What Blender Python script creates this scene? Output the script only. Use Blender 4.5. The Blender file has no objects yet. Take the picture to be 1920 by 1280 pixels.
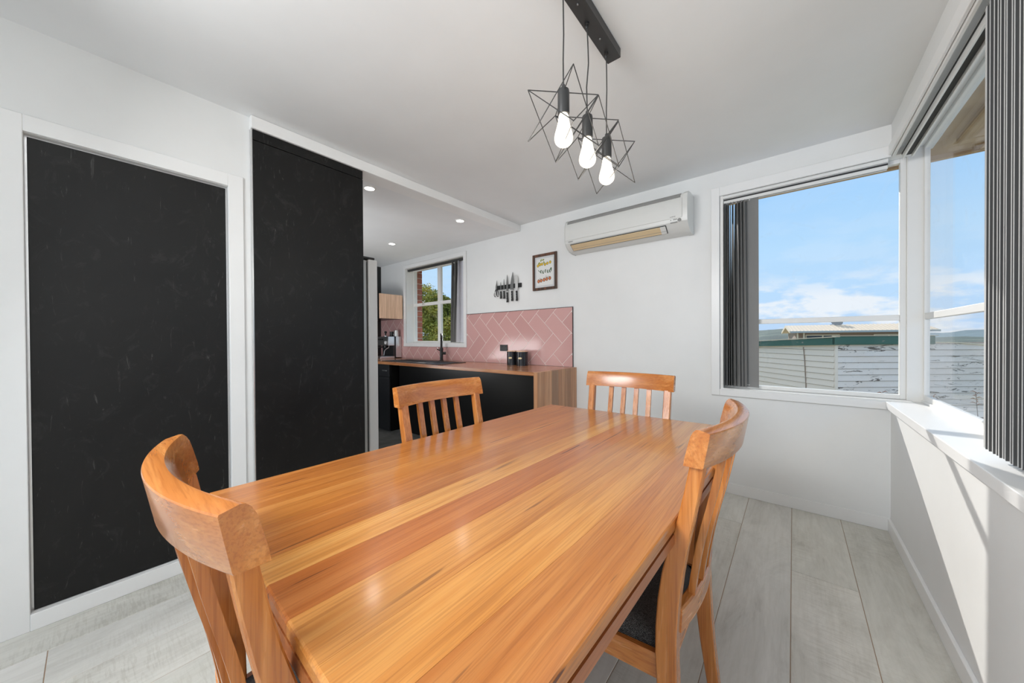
import bpy, bmesh, math, random
from mathutils import Vector, Matrix
random.seed(7)
R = math.radians
C = bpy.context.scene.collection
sc = bpy.context.scene

# ------------------------------------------------------------------ camera, sky, sun, exposure
CAMH = 1.18
cam = bpy.data.cameras.new('camera'); cam.sensor_width = 36.0; cam.sensor_fit = 'HORIZONTAL'
cam.lens = 643.76 / 1920 * 36.0; cam.clip_start = 0.02; cam.clip_end = 4000
co = bpy.data.objects.new('camera', cam); C.objects.link(co)
yaw, pit, rol = R(39.325), R(-0.422), R(-0.336)
right = Vector((math.cos(yaw), math.sin(yaw), 0)); fwd = Vector((-math.sin(yaw), math.cos(yaw), 0)); up = Vector((0, 0, 1))
f2 = fwd * math.cos(pit) + up * math.sin(pit); u2 = -fwd * math.sin(pit) + up * math.cos(pit)
r3 = right * math.cos(rol) + u2 * math.sin(rol); u3 = -right * math.sin(rol) + u2 * math.cos(rol)
M = Matrix((r3, u3, -f2)).transposed().to_4x4(); M.translation = (0, 0, CAMH)
co.matrix_world = M
sc.camera = co

w = bpy.data.worlds.new('sky'); sc.world = w; w.use_nodes = True
nt = w.node_tree; nt.nodes.clear()
def N(t, typ, **k):
    n = t.nodes.new(typ)
    for a, b in k.items(): setattr(n, a, b)
    return n
out = N(nt, 'ShaderNodeOutputWorld'); bg = N(nt, 'ShaderNodeBackground'); nt.links.new(bg.outputs[0], out.inputs[0])
tc = N(nt, 'ShaderNodeTexCoord'); sep = N(nt, 'ShaderNodeSeparateXYZ'); nt.links.new(tc.outputs['Generated'], sep.inputs[0])
ramp = N(nt, 'ShaderNodeValToRGB'); nt.links.new(sep.outputs[2], ramp.inputs[0])
cr = ramp.color_ramp
for p, c in [(0.0, (.50, .68, .93)), (.06, (.52, .74, 1.0)), (.2, (.47, .73, 1.0)), (.45, (.28, .58, 1.0)), (1, (.14, .38, .86))]:
    e = cr.elements.new(p); e.color = (*c, 1)
cr.elements.remove(cr.elements[-1]) if len(cr.elements) > 6 else None
cr.elements[0].color = (.50, .68, .93, 1)
mp = N(nt, 'ShaderNodeMapping'); mp.inputs['Scale'].default_value = (1, 1, 2.6); nt.links.new(tc.outputs['Generated'], mp.inputs[0])
nz = N(nt, 'ShaderNodeTexNoise'); nz.inputs['Scale'].default_value = 9.0; nz.inputs['Detail'].default_value = 7; nz.inputs['Roughness'].default_value = .55
nt.links.new(mp.outputs[0], nz.inputs[0])
cm = N(nt, 'ShaderNodeMapRange'); cm.inputs[1].default_value = .46; cm.inputs[2].default_value = .57; nt.links.new(nz.outputs[0], cm.inputs[0])
band = N(nt, 'ShaderNodeValToRGB'); nt.links.new(sep.outputs[2], band.inputs[0])
be = band.color_ramp.elements; be[0].position = 0.0; be[0].color = (.9, .9, .9, 1); be[1].position = .26; be[1].color = (.05, .05, .05, 1)
e = band.color_ramp.elements.new(.085); e.color = (.9, .9, .9, 1); e = band.color_ramp.elements.new(.14); e.color = (.16, .16, .16, 1)
mul = N(nt, 'ShaderNodeMath', operation='MULTIPLY'); nt.links.new(cm.outputs[0], mul.inputs[0]); nt.links.new(band.outputs[0], mul.inputs[1])
mx = N(nt, 'ShaderNodeMixRGB'); nt.links.new(mul.outputs[0], mx.inputs[0]); nt.links.new(ramp.outputs[0], mx.inputs[1]); mx.inputs[2].default_value = (.87, .92, .97, 1)
nt.links.new(mx.outputs[0], bg.inputs[0]); bg.inputs[1].default_value = 1.0

def lamp(name, kind, loc, energy, color=(1, 1, 1), **k):
    l = bpy.data.lights.new(name, kind); l.energy = energy; l.color = color
    for a, b in k.items(): setattr(l, a, b)
    o = bpy.data.objects.new(name, l); C.objects.link(o); o.location = loc
    return o
sun = lamp('sun', 'SUN', (0, 8, 6), 4.6, (1, .96, .90), angle=R(.6))
sun.rotation_euler = Vector((1, -2.09, -1.10)).to_track_quat('-Z', 'Y').to_euler()
# added fill lamp behind the camera, standing in for unseen windows
a = lamp('rear_fill', 'AREA', (-1.55, -3.2, 1.35), 13, (.98, .99, 1), shape='RECTANGLE', size=1.7, size_y=2.2)
a.rotation_euler = Vector((0, 1, -.02)).to_track_quat('-Z', 'Y').to_euler()
# added fill lamp outside the out-of-view end of the right-hand window
a = lamp('side_fill', 'AREA', (.86, .72, 1.55), 1.2, (.97, .985, 1), shape='RECTANGLE', size=.8, size_y=1.2)
a.rotation_euler = Vector((-1, .12, .10)).to_track_quat('-Z', 'Y').to_euler()
# added soft fill lamp behind the camera, standing in for a flash
a = lamp('soft_fill', 'AREA', (-1.15, -.75, 2.0), 18, (.98, .995, 1), shape='DISK', size=1.1)
a.rotation_euler = Vector((.62, 1, -.42)).to_track_quat('-Z', 'Y').to_euler()
a = lamp('soft_fill_wide', 'AREA', (-1.14, -.95, 2.05), 32, (.98, .995, 1), shape='RECTANGLE', size=1.3, size_y=.6)  # second added fill lamp, lifts the far right of the room
a.rotation_euler = Vector((.75, 1, -.32)).to_track_quat('-Z', 'Y').to_euler()
# unseen upward fill lamp, added to brighten the kitchen ceiling
a = lamp('kitchen_fill', 'AREA', (-4.1, .75, .95), 24, (.98, .99, 1), shape='RECTANGLE', size=1.2, size_y=1.0)
a.rotation_euler = Vector((.1, .45, 1)).to_track_quat('-Z', 'Y').to_euler()

sc.view_settings.view_transform = 'Standard'; sc.view_settings.look = 'None'
sc.view_settings.exposure = 0.0; sc.view_settings.gamma = 1.0; sc.view_settings.use_curve_mapping = False

# ------------------------------------------------------------------ materials
def mat(name, color=(.8, .8, .8), rough=.5, metal=0, spec=.5, coat=0, emit=None, es=1):
    m = bpy.data.materials.new(name); m.use_nodes = True
    b = m.node_tree.nodes['Principled BSDF']
    b.inputs['Base Color'].default_value = (*color, 1); b.inputs['Roughness'].default_value = rough
    b.inputs['Metallic'].default_value = metal; b.inputs['Specular IOR Level'].default_value = spec
    b.inputs['Coat Weight'].default_value = coat; b.inputs['Coat Roughness'].default_value = .08
    if emit: b.inputs['Emission Color'].default_value = (*emit, 1); b.inputs['Emission Strength'].default_value = es
    return m
def bs(m): return m.node_tree.nodes['Principled BSDF']
def coords(m, scale=(1, 1, 1), rnd=0, kind='Object'):
    t = m.node_tree; tc = N(t, 'ShaderNodeTexCoord'); mp = N(t, 'ShaderNodeMapping'); mp.inputs['Scale'].default_value = scale
    src = tc.outputs[kind]
    if rnd:
        oi = N(t, 'ShaderNodeObjectInfo'); vm = N(t, 'ShaderNodeVectorMath', operation='SCALE'); vm.inputs['Scale'].default_value = rnd
        cb = N(t, 'ShaderNodeCombineXYZ')
        for i in range(3): t.links.new(oi.outputs['Random'], cb.inputs[i])
        t.links.new(cb.outputs[0], vm.inputs[0])
        ad = N(t, 'ShaderNodeVectorMath', operation='ADD'); t.links.new(src, ad.inputs[0]); t.links.new(vm.outputs[0], ad.inputs[1]); src = ad.outputs[0]
    t.links.new(src, mp.inputs[0]); return mp.outputs[0]
def noise(m, vec, scale, detail=4, rough=.55, dist=0):
    t = m.node_tree; n = N(t, 'ShaderNodeTexNoise'); n.inputs['Scale'].default_value = scale; n.inputs['Detail'].default_value = detail
    n.inputs['Roughness'].default_value = rough; n.inputs['Distortion'].default_value = dist; t.links.new(vec, n.inputs['Vector']); return n.outputs[0]
def cramp(m, fac, stops):
    t = m.node_tree; r = N(t, 'ShaderNodeValToRGB'); t.links.new(fac, r.inputs[0]); el = r.color_ramp.elements
    el[0].position, el[0].color = stops[0][0], (*stops[0][1], 1); el[1].position, el[1].color = stops[-1][0], (*stops[-1][1], 1)
    for p, c in stops[1:-1]: e = el.new(p); e.color = (*c, 1)
    return r.outputs[0]
def mixc(m, fac, a, b, mode='MIX'):
    t = m.node_tree; x = N(t, 'ShaderNodeMixRGB', blend_type=mode)
    for i, v in ((0, fac), (1, a), (2, b)):
        if isinstance(v, (int, float)): x.inputs[i].default_value = v
        elif isinstance(v, tuple): x.inputs[i].default_value = (*v, 1)
        else: t.links.new(v, x.inputs[i])
    return x.outputs[0]
def setc(m, c): m.node_tree.links.new(c, bs(m).inputs['Base Color'])
def bump(m, h, s=.2, d=.002):
    t = m.node_tree; b = N(t, 'ShaderNodeBump'); b.inputs['Strength'].default_value = s; b.inputs['Distance'].default_value = d
    t.links.new(h, b.inputs['Height']); t.links.new(b.outputs[0], bs(m).inputs['Normal'])
def roughmap(m, fac, lo, hi):
    t = m.node_tree; r = N(t, 'ShaderNodeMapRange'); r.inputs[3].default_value = lo; r.inputs[4].default_value = hi
    t.links.new(fac, r.inputs[0]); t.links.new(r.outputs[0], bs(m).inputs['Roughness'])
WHITE3 = (1, 1, 1)
def paint(name, c, rough=.5, b=.05):
    m = mat(name, c, rough, spec=.35); v = coords(m)
    n = noise(m, v, 2.3, 5); setc(m, cramp(m, n, [(.3, tuple(x * .97 for x in c)), (.7, tuple(min(1, x * 1.02) for x in c))]))
    bump(m, noise(m, v, 160, 2), b, .001); return m
M_WALL = paint('wall_paint', (.82, .825, .815)); M_CEIL = paint('ceiling_paint', (.83, .845, .85), .7)
M_TRIM = paint('trim_paint', (.86, .86, .85), .32, .02); M_FRAMEP = paint('window_paint', (.84, .83, .80), .35, .04)

def wood(name, c1, c2, axis='Y', rough=.22, coat=.35, cracks=True, tint=True, fine=1.0):
    m = mat(name, c1, rough, coat=coat, spec=.5); bs(m).inputs['Coat Roughness'].default_value = .14
    def st(f): return {'X': (f, 1, 1), 'Y': (1, f, 1), 'Z': (1, 1, f)}[axis]
    n1 = noise(m, coords(m, st(.035), 3.0), 34 * fine, 4, .6, .5); n2 = noise(m, coords(m, st(.018), 3.0), 230 * fine, 3, .6, .1); n3 = noise(m, coords(m, st(.3), 3.0), 4, 3, .5, .6)
    base = cramp(m, n1, [(.30, tuple(x * .93 for x in c2)), (.46, c2), (.60, c1), (.8, tuple(min(1, x * 1.05) for x in c1))])
    base = mixc(m, .50, base, cramp(m, n2, [(.38, (.62, .52, .42)), (.53, WHITE3)]), 'MULTIPLY')
    base = mixc(m, .7, base, cramp(m, n3, [(.3, (.88, .82, .76)), (.62, (1.05, 1.04, 1.03))]), 'MULTIPLY')
    if cracks:
        n4 = noise(m, coords(m, st(.035), 5.0), 62, 2, .6, .2); n6 = noise(m, coords(m, st(.35), 7.0), 3.5, 2, .5)
        k_ = mixc(m, 1.0, cramp(m, n4, [(.655, (0, 0, 0)), (.675, (1, 1, 1))]), cramp(m, n6, [(.48, (0, 0, 0)), (.56, (1, 1, 1))]), 'MULTIPLY')
        base = mixc(m, k_, base, (.11, .035, .014))
    if tint:
        oi = N(m.node_tree, 'ShaderNodeObjectInfo'); base = mixc(m, 1.0, base, oi.outputs['Color'], 'MULTIPLY')
    setc(m, base); bump(m, n2, .05, .0005); roughmap(m, n1, rough - .03, rough + .08)
    return m
M_TABLE = wood('table_timber', (.565, .243, .063), (.495, .186, .040), 'Y', .28, .5)
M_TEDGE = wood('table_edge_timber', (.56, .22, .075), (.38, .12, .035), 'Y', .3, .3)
M_CH = {a: wood('chair_timber_' + a.lower(), (.64, .262, .070), (.54, .190, .042), a, .24, .5, False) for a in 'XYZ'}
M_BENCH = wood('worktop_timber', (.60, .30, .15), (.42, .17, .07), 'X', .22, .5, False)
M_BENCHZ = wood('worktop_end_timber', (.60, .34, .19), (.50, .26, .135), 'Z', .35, .2, False, True, .6)
M_OAK = wood('overhead_cabinet_timber', (.95, .66, .47), (.86, .57, .39), 'Z', .4, .1, False)

# laminate planks
M_PLANK = mat('grey_oak_laminate', (.6, .59, .55), .45, spec=.4)
n1 = noise(M_PLANK, coords(M_PLANK, (1, .30, 1), 4.0), 7, 9, .72, .6); n2 = noise(M_PLANK, coords(M_PLANK, (1, .06, 1), 2.0), 70, 4, .6)
n5 = noise(M_PLANK, coords(M_PLANK, (.12, 1, 1), 1.0), 150, 2, .5); n6 = noise(M_PLANK, coords(M_PLANK, (1, .5, 1), 2.0), 2.2, 3, .5)
c = cramp(M_PLANK, n1, [(.26, (.48, .465, .42)), (.42, (.66, .65, .605)), (.60, (.76, .75, .705)), (.78, (.82, .815, .78))])
c = mixc(M_PLANK, .45, c, cramp(M_PLANK, n2, [(.35, (.86, .85, .82)), (.55, WHITE3)]), 'MULTIPLY')
c = mixc(M_PLANK, .35, c, mixc(M_PLANK, cramp(M_PLANK, n6, [(.45, (0, 0, 0)), (.6, (1, 1, 1))]), WHITE3, cramp(M_PLANK, n5, [(.42, (.72, .70, .66)), (.52, WHITE3)])), 'MULTIPLY')
oi = N(M_PLANK.node_tree, 'ShaderNodeObjectInfo'); c = mixc(M_PLANK, 1.0, c, oi.outputs['Color'], 'MULTIPLY'); setc(M_PLANK, c); bump(M_PLANK, n2, .15, .001)
M_JOINT = mat('plank_joint', (.36, .23, .14), .8)
M_KTILE = mat('kitchen_floor_tile', (.13, .128, .12), .45); n = noise(M_KTILE, coords(M_KTILE), 3.5, 6, .6, 1.2)
setc(M_KTILE, cramp(M_KTILE, n, [(.3, (.075, .073, .068)), (.55, (.15, .148, .14)), (.75, (.30, .295, .28))]))

def board(name, base, rough):
    m = mat(name, (base, base, base), rough, spec=.3)
    v = coords(m, (1, 1, .8)); n1 = noise(m, v, 2.2, 6, .65, .8); n2 = noise(m, v, 7, 8, .72, 1.8); n3 = noise(m, coords(m, (1, 3.0, .5)), 9, 5, .7, 2.6)
    c = cramp(m, n1, [(.3, (base * .75,) * 3), (.7, (base * 1.45, base * 1.42, base * 1.36))])
    c = mixc(m, .8, c, cramp(m, n2, [(.55, (0, 0, 0)), (.74, (.022, .022, .021))]), 'ADD')
    c = mixc(m, .7, c, cramp(m, n3, [(.63, (0, 0, 0)), (.71, (.075, .074, .071))]), 'ADD')
    setc(m, c); roughmap(m, n2, rough - .1, rough + .12); return m
M_CHALK = board('chalkboard_paint', .008, .46); M_CHALK2 = board('sliding_panel_paint', .007, .40)
M_BLKCAB = mat('black_cabinet', (.006, .006, .006), .3, spec=.4); M_CABDK = mat('charcoal_cabinet', (.022, .023, .025), .3)
M_BLK = mat('black_metal', (.012, .012, .012), .38); M_GREYM = mat('charcoal_metal', (.035, .035, .035), .42)
M_STEEL = mat('stainless_steel', (.74, .74, .74), .30, 1.0); M_BLADE = mat('blade_steel', (.30, .30, .29), .35, 1.0); M_BLADE2 = mat('bright_blade_steel', (.7, .7, .68), .4, .6)
M_PLASTIC = mat('white_plastic', (.72, .725, .70), .33); M_PLASTD = mat('grey_plastic', (.28, .28, .27), .5); M_VANE = mat('yellowed_vane_plastic', (.70, .54, .33), .35)
M_SLOT = mat('dark_slot', (.03, .03, .03), .6); M_INK = mat('grey_print', (.10, .10, .11), .5)
M_BLIND = mat('grey_blind_fabric', (.27, .27, .265), .8, spec=.2); M_BLINDR = mat('dark_blind_fabric', (.10, .10, .10), .8, spec=.2); nb = noise(M_BLIND, coords(M_BLIND, (1, 1, 1)), 700, 2); bump(M_BLIND, nb, .2, .0005)
M_BLINDE = mat('blind_cut_edge', (.62, .62, .61), .8)
M_BLINDL = mat('sheer_blind_fabric', (.62, .62, .66), .8)
M_TRACK = mat('white_aluminium', (.80, .80, .78), .3); 
M_TILE = mat('pink_tile', (.55, .235, .225), .14, coat=.2); oi = N(M_TILE.node_tree, 'ShaderNodeObjectInfo')
c = cramp(M_TILE, oi.outputs['Random'], [(0, (.62, .355, .335)), (1, (.68, .40, .38))]); setc(M_TILE, c)
bump(M_TILE, noise(M_TILE, coords(M_TILE), 14, 2), .12, .002)
M_GROUT = mat('pale_grout', (.86, .78, .74), .8); M_EDGE = mat('black_tile_trim', (.02, .02, .022), .4)
M_WEAVE = mat('charcoal_weave', (.05, .05, .05), .95, spec=.15)
v = coords(M_WEAVE); w1 = N(M_WEAVE.node_tree, 'ShaderNodeTexWave'); w1.inputs['Scale'].default_value = 130; w1.inputs['Distortion'].default_value = 6; w1.inputs['Detail'].default_value = 3; w1.inputs['Detail Scale'].default_value = 3
M_WEAVE.node_tree.links.new(v, w1.inputs[0]); nn = noise(M_WEAVE, v, 420, 2)
fm = mixc(M_WEAVE, .6, w1.outputs[0], nn); setc(M_WEAVE, cramp(M_WEAVE, fm, [(.30, (.018, .017, .017)), (.5, (.05, .049, .048)), (.7, (.17, .165, .16))])); bump(M_WEAVE, fm, .6, .002)
def glass(name, tint=(1, 1, 1), r=.0):
    m = bpy.data.materials.new(name); m.use_nodes = True; t = m.node_tree; t.nodes.clear()
    o = N(t, 'ShaderNodeOutputMaterial'); tr = N(t, 'ShaderNodeBsdfTransparent'); tr.inputs[0].default_value = (*tint, 1)
    gl = N(t, 'ShaderNodeBsdfGlossy'); gl.inputs['Roughness'].default_value = r; lw = N(t, 'ShaderNodeLayerWeight'); lw.inputs[0].default_value = .5
    pw = N(t, 'ShaderNodeMath', operation='POWER'); pw.inputs[1].default_value = 5; t.links.new(lw.outputs['Facing'], pw.inputs[0])
    fr = N(t, 'ShaderNodeMath', operation='MULTIPLY_ADD'); fr.inputs[1].default_value = .45; fr.inputs[2].default_value = .007; t.links.new(pw.outputs[0], fr.inputs[0])
    mx = N(t, 'ShaderNodeMixShader'); t.links.new(fr.outputs[0], mx.inputs[0]); t.links.new(tr.outputs[0], mx.inputs[1]); t.links.new(gl.outputs[0], mx.inputs[2])
    # thin dusty film: a little diffuse white in smears
    df = N(t, 'ShaderNodeBsdfDiffuse'); df.inputs[0].default_value = (.9, .9, .88, 1)
    tc = N(t, 'ShaderNodeTexCoord'); nz = N(t, 'ShaderNodeTexNoise'); nz.inputs['Scale'].default_value = 5; nz.inputs['Detail'].default_value = 8; nz.inputs['Distortion'].default_value = 2
    t.links.new(tc.outputs['Object'], nz.inputs[0]); mr = N(t, 'ShaderNodeMapRange'); mr.inputs[1].default_value = .58; mr.inputs[2].default_value = .85; mr.inputs[3].default_value = 0.0; mr.inputs[4].default_value = .07
    t.links.new(nz.outputs[0], mr.inputs[0]); m2 = N(t, 'ShaderNodeMixShader'); t.links.new(mr.outputs[0], m2.inputs[0]); t.links.new(mx.outputs[0], m2.inputs[1]); t.links.new(df.outputs[0], m2.inputs[2])
    t.links.new(m2.outputs[0], o.inputs[0]); return m
M_GLASS = glass('window_glass')
M_BULB = mat('lit_bulb_glass', (.9, .85, .75), .3, emit=(1.0, .90, .74), es=1.5)
M_LED = mat('downlight_lens', (.9, .9, .9), .3, emit=(1, .98, .95), es=9)
M_BRICK = mat('red_brick', (.32, .11, .075), .85); n = noise(M_BRICK, coords(M_BRICK, rnd=3), 18, 5)
oi = N(M_BRICK.node_tree, 'ShaderNodeObjectInfo'); c = cramp(M_BRICK, n, [(.3, (.26, .085, .055)), (.7, (.42, .16, .11))])
c = mixc(M_BRICK, 1.0, c, cramp(M_BRICK, oi.outputs['Random'], [(0, (.8, .75, .75)), (1, (1.15, 1.05, 1.0))]), 'MULTIPLY'); setc(M_BRICK, c); bump(M_BRICK, n, .4, .004)
M_MORTAR = mat('mortar', (.62, .56, .48), .9)
M_WB = mat('weathered_white_paint', (.72, .68, .64), .7)
n1 = noise(M_WB, coords(M_WB, (.5, 1, 2.4), 3), 3.2, 9, .72, .8); n2 = noise(M_WB, coords(M_WB, rnd=1), 1.1, 4)
c = cramp(M_WB, n2, [(.3, (.93, .79, .69)), (.7, (.96, .86, .79))]); c = mixc(M_WB, cramp(M_WB, n1, [(.575, (0, 0, 0)), (.60, (1, 1, 1))]), c, (.19, .15, .12)); setc(M_WB, c)
M_WBP = mat('faded_cream_weatherboard', (.76, .71, .65), .7); n1 = noise(M_WBP, coords(M_WBP, (1, 1, 2.4), 3), 3.0, 9, .7, .8)
c = mixc(M_WBP, cramp(M_WBP, n1, [(.665, (0, 0, 0)), (.685, (1, 1, 1))]), (.97, .83, .70), (.25, .17, .11)); setc(M_WBP, c)
M_GREEN = mat('green_gutter_paint', (.035, .115, .085), .45); n1 = noise(M_GREEN, coords(M_GREEN, (1, 1, 3)), 2.6, 8, .7, 1)
c = mixc(M_GREEN, cramp(M_GREEN, n1, [(.63, (0, 0, 0)), (.66, (1, 1, 1))]), (.038, .13, .095), (.42, .33, .27)); setc(M_GREEN, c)
M_CREAM = mat('cream_metal', (.78, .66, .49), .5); M_ROOF = mat('cream_roof', (.74, .61, .46), .6); M_HWALL = mat('house_wall_brick', (.34, .25, .19), .85); M_DKG = mat('dark_window_glass', (.03, .045, .05), .12)
M_SOFFIT = mat('brown_soffit', (.33, .25, .17), .7); n = noise(M_SOFFIT, coords(M_SOFFIT), 6, 5); setc(M_SOFFIT, cramp(M_SOFFIT, n, [(.3, (.36, .235, .13)), (.7, (.48, .34, .20))]))
M_GROUND = mat('dry_grass', (.30, .28, .16), .95); n = noise(M_GROUND, coords(M_GROUND), 3, 6); setc(M_GROUND, cramp(M_GROUND, n, [(.3, (.20, .20, .10)), (.7, (.42, .38, .24))]))
M_HILL = mat('hazy_hillside', (.10, .17, .13), .95); n = noise(M_HILL, coords(M_HILL, (1, 1, 1)), .035, 10, .7)
setc(M_HILL, cramp(M_HILL, n, [(.35, (.030, .060, .052)), (.52, (.055, .095, .078)), (.7, (.14, .17, .125))]))
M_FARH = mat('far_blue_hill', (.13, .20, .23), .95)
def leafm(name, cs):
    m = mat(name, cs[1], .6, spec=.3); n = noise(m, coords(m), 1.7, 4); n2 = noise(m, coords(m), 19, 2)
    c = cramp(m, n, [(.32, cs[0]), (.5, cs[1]), (.66, cs[2])]); c = mixc(m, .6, c, cramp(m, n2, [(.35, (.6, .65, .5)), (.65, (1.2, 1.15, 1))]), 'MULTIPLY'); setc(m, c)
    bs(m).inputs['Subsurface Weight'].default_value = 0; return m
M_LEAF = leafm('wattle_leaf', [(.11, .15, .03), (.32, .33, .06), (.68, .56, .12)]); M_BARK = mat('bark', (.16, .12, .09), .9)
M_PAPER = mat('print_paper', (.80, .80, .78), .6); M_MAT = mat('print_mount', (.66, .67, .68), .6)
M_RUSTIC = wood('rustic_frame_wood', (.18, .075, .04), (.06, .035, .022), 'Z', .5, .1, False, False)
M_CERAM = mat('white_ceramic', (.8, .8, .8), .2)
M_FRIDGE = mat('brushed_silver', (.44, .44, .43), .33, .55); M_FRDOOR = mat('pale_silver_door', (.72, .72, .71), .36, .15)
M_GAUGE = mat('dial_white', (.8, .8, .8), .3); M_BRASS = mat('brass_label', (.75, .6, .35), .35, .7)

# ------------------------------------------------------------------ geometry helpers
def bm_new(): return bmesh.new()
def bx(bm, x0, x1, y0, y1, z0, z1, bev=0, seg=2, mx=None):
    vs = [bm.verts.new(p) for p in [(x0, y0, z0), (x1, y0, z0), (x1, y1, z0), (x0, y1, z0), (x0, y0, z1), (x1, y0, z1), (x1, y1, z1), (x0, y1, z1)]]
    fs = [bm.faces.new([vs[i] for i in f]) for f in [(3, 2, 1, 0), (4, 5, 6, 7), (0, 1, 5, 4), (1, 2, 6, 5), (2, 3, 7, 6), (3, 0, 4, 7)]]
    if bev:
        es = set(e for f in fs for e in f.edges); r = bmesh.ops.bevel(bm, geom=list(es), offset=bev, segments=seg, profile=.5, affect='EDGES')
        vs = list(set(v for f in r['faces'] for v in f.verts) | set(v for v in vs if v.is_valid))
    if mx is not None: bmesh.ops.transform(bm, matrix=mx, verts=[v for v in vs if v.is_valid])
    return bm
def box(*a, **k): return bx(bm_new(), *a, **k)
def tube(bm, pts, r, n=8, cap=True):
    pts = [Vector(p) for p in pts]; rings = []
    rr = r if isinstance(r, (list, tuple)) else [r] * len(pts)
    for i, p in enumerate(pts):
        d = (pts[min(i + 1, len(pts) - 1)] - pts[max(i - 1, 0)]).normalized()
        a = Vector((0, 0, 1)) if abs(d.z) < .9 else Vector((1, 0, 0))
        u = d.cross(a).normalized(); v_ = d.cross(u).normalized()
        rings.append([bm.verts.new(p + (u * math.cos(2 * math.pi * k / n) + v_ * math.sin(2 * math.pi * k / n)) * rr[i]) for k in range(n)])
    for a, b in zip(rings, rings[1:]):
        for k in range(n): bm.faces.new((a[k], a[(k + 1) % n], b[(k + 1) % n], b[k]))
    if cap: bm.faces.new(rings[0][::-1]); bm.faces.new(rings[-1])
    return bm
def lathe(bm, prof, n=24, c=(0, 0, 0), mx=None):
    rings = []; vs = []
    for r, z in prof:
        if r < 1e-6: ring = [bm.verts.new((c[0], c[1], c[2] + z))]
        else: ring = [bm.verts.new((c[0] + r * math.cos(2 * math.pi * k / n), c[1] + r * math.sin(2 * math.pi * k / n), c[2] + z)) for k in range(n)]
        rings.append(ring); vs += ring
    for a, b in zip(rings, rings[1:]):
        for k in range(n):
            q = [a[k % len(a)], a[(k + 1) % len(a)], b[(k + 1) % len(b)], b[k % len(b)]]; u = []
            [u.append(x) for x in q if x not in u]
            if len(u) > 2: bm.faces.new(u)
    if mx is not None: bmesh.ops.transform(bm, matrix=mx, verts=vs)
    return bm
def sweep(bm, rings, closed=True, caps=True):
    rs = [[bm.verts.new(p) for p in r] for r in rings]; n = len(rs[0])
    for a, b in zip(rs, rs[1:]):
        for k in range(n if closed else n - 1): bm.faces.new((a[k], a[(k + 1) % n], b[(k + 1) % n], b[k]))
    if caps: bm.faces.new(rs[0][::-1]); bm.faces.new(rs[-1])
    return bm
def prism(bm, poly, a0, a1, axis='Y'):
    def P(u, v_, t): return {'X': (t, u, v_), 'Y': (u, t, v_), 'Z': (u, v_, t)}[axis]
    return sweep(bm, [[P(u, v_, a0) for u, v_ in poly], [P(u, v_, a1) for u, v_ in poly]])
def obj(name, bm, m, parent=None, smooth=False, color=None):
    bmesh.ops.recalc_face_normals(bm, faces=bm.faces)
    me = bpy.data.meshes.new(name); bm.to_mesh(me); bm.free()
    for mm in (m if isinstance(m, (list, tuple)) else [m]): me.materials.append(mm)
    o = bpy.data.objects.new(name, me); C.objects.link(o)
    if smooth:
        for p in me.polygons: p.use_smooth = True
        if smooth != 'all':
            md = o.modifiers.new('edges', 'EDGE_SPLIT'); md.split_angle = R(26)
    if color: o.color = (*color, 1)
    if parent: o.parent = parent
    return o
def tag(o, label, cat, group=None, kind=None):
    o['label'] = label; o['category'] = cat
    if group: o['group'] = group
    if kind: o['kind'] = kind
    return o
def thing(name, label, cat, loc=(0, 0, 0), rz=0, group=None):
    o = bpy.data.objects.new(name, None); C.objects.link(o); o.location = loc; o.rotation_euler = (0, 0, rz); o.empty_display_size = .1
    return tag(o, label, cat, group)
def struct(name, bm=None, m=None, label=None, cat=None, loc=None):
    if bm is None: o = bpy.data.objects.new(name, None); C.objects.link(o); o.location = loc or (0, 0, 0)
    else: o = obj(name, bm, m)
    o['kind'] = 'structure'
    if label: o['label'] = label
    o['category'] = cat or name.split('_')[0].split('.')[0]
    return o
def dup(root, loc, rz, label, group=None):
    r = root.copy(); C.objects.link(r); r.location = loc; r.rotation_euler = (0, 0, rz); r['label'] = label
    for ch in list(root.children):
        c = ch.copy(); C.objects.link(c); c.parent = r
        for g in ch.children: d = g.copy(); C.objects.link(d); d.parent = c
    return r

XL, XR, YB, H, HK = -2.415, .458, 3.062, 2.46, 2.392
YR = -3.4     # where the living room begins behind the photographer

# ------------------------------------------------------------------ floor
fl = struct('floor', box(XL - .02, XR + .02, YR, YB + .02, -.06, -.0018), M_JOINT, 'grey oak laminate floor of the dining room', 'floor')
xs = [-.008 + .2443 * k for k in range(-10, 3)]
edges = [(max(a, XL), min(a + .2443, XR)) for a in xs]
joints = {0: [2.235, .35, -1.5], -1: [1.29, -.6, -2.5], 1: [.9, -1.0], -2: [2.6, .75, -1.2], -3: [1.7, -.2, -2.1]}
for i, (a, b) in enumerate(edges):
    if b - a < .02: continue
    k = i - 10
    js = joints.get(k, [1.0 + (i * .73) % 1.6, -.85 + (i * .73) % 1.6, -2.6 + (i * .41) % .9])
    ys = [YB] + sorted([j for j in js if YR < j < YB], reverse=True) + [YR]
    for y1, y0 in zip(ys, ys[1:]):
        s = random.uniform(.92, 1.06)
        obj('plank', box(a + .0011, b - .0011, y0 + .0011, y1 - .0011, -.012, 0, bev=.0012, seg=1), M_PLANK, fl, color=(s, s * random.uniform(.985, 1.005), s * random.uniform(.96, 1)))
kf = struct('floor.001', box(-5.4, XL - .02, YR, YB + .02, -.06, -.004), M_GROUT, 'dark grey stone-look floor of the kitchen', 'floor')
for ix in range(5):
    for iy in range(6):
        x0 = -5.38 + ix * .6; y0 = YB - .6 * (iy + 1)
        obj('floor_tile', box(x0 + .002, min(x0 + .598, XL - .022), y0 + .002, y0 + .598, -.012, 0, bev=.001, seg=1), M_KTILE, kf)

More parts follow.
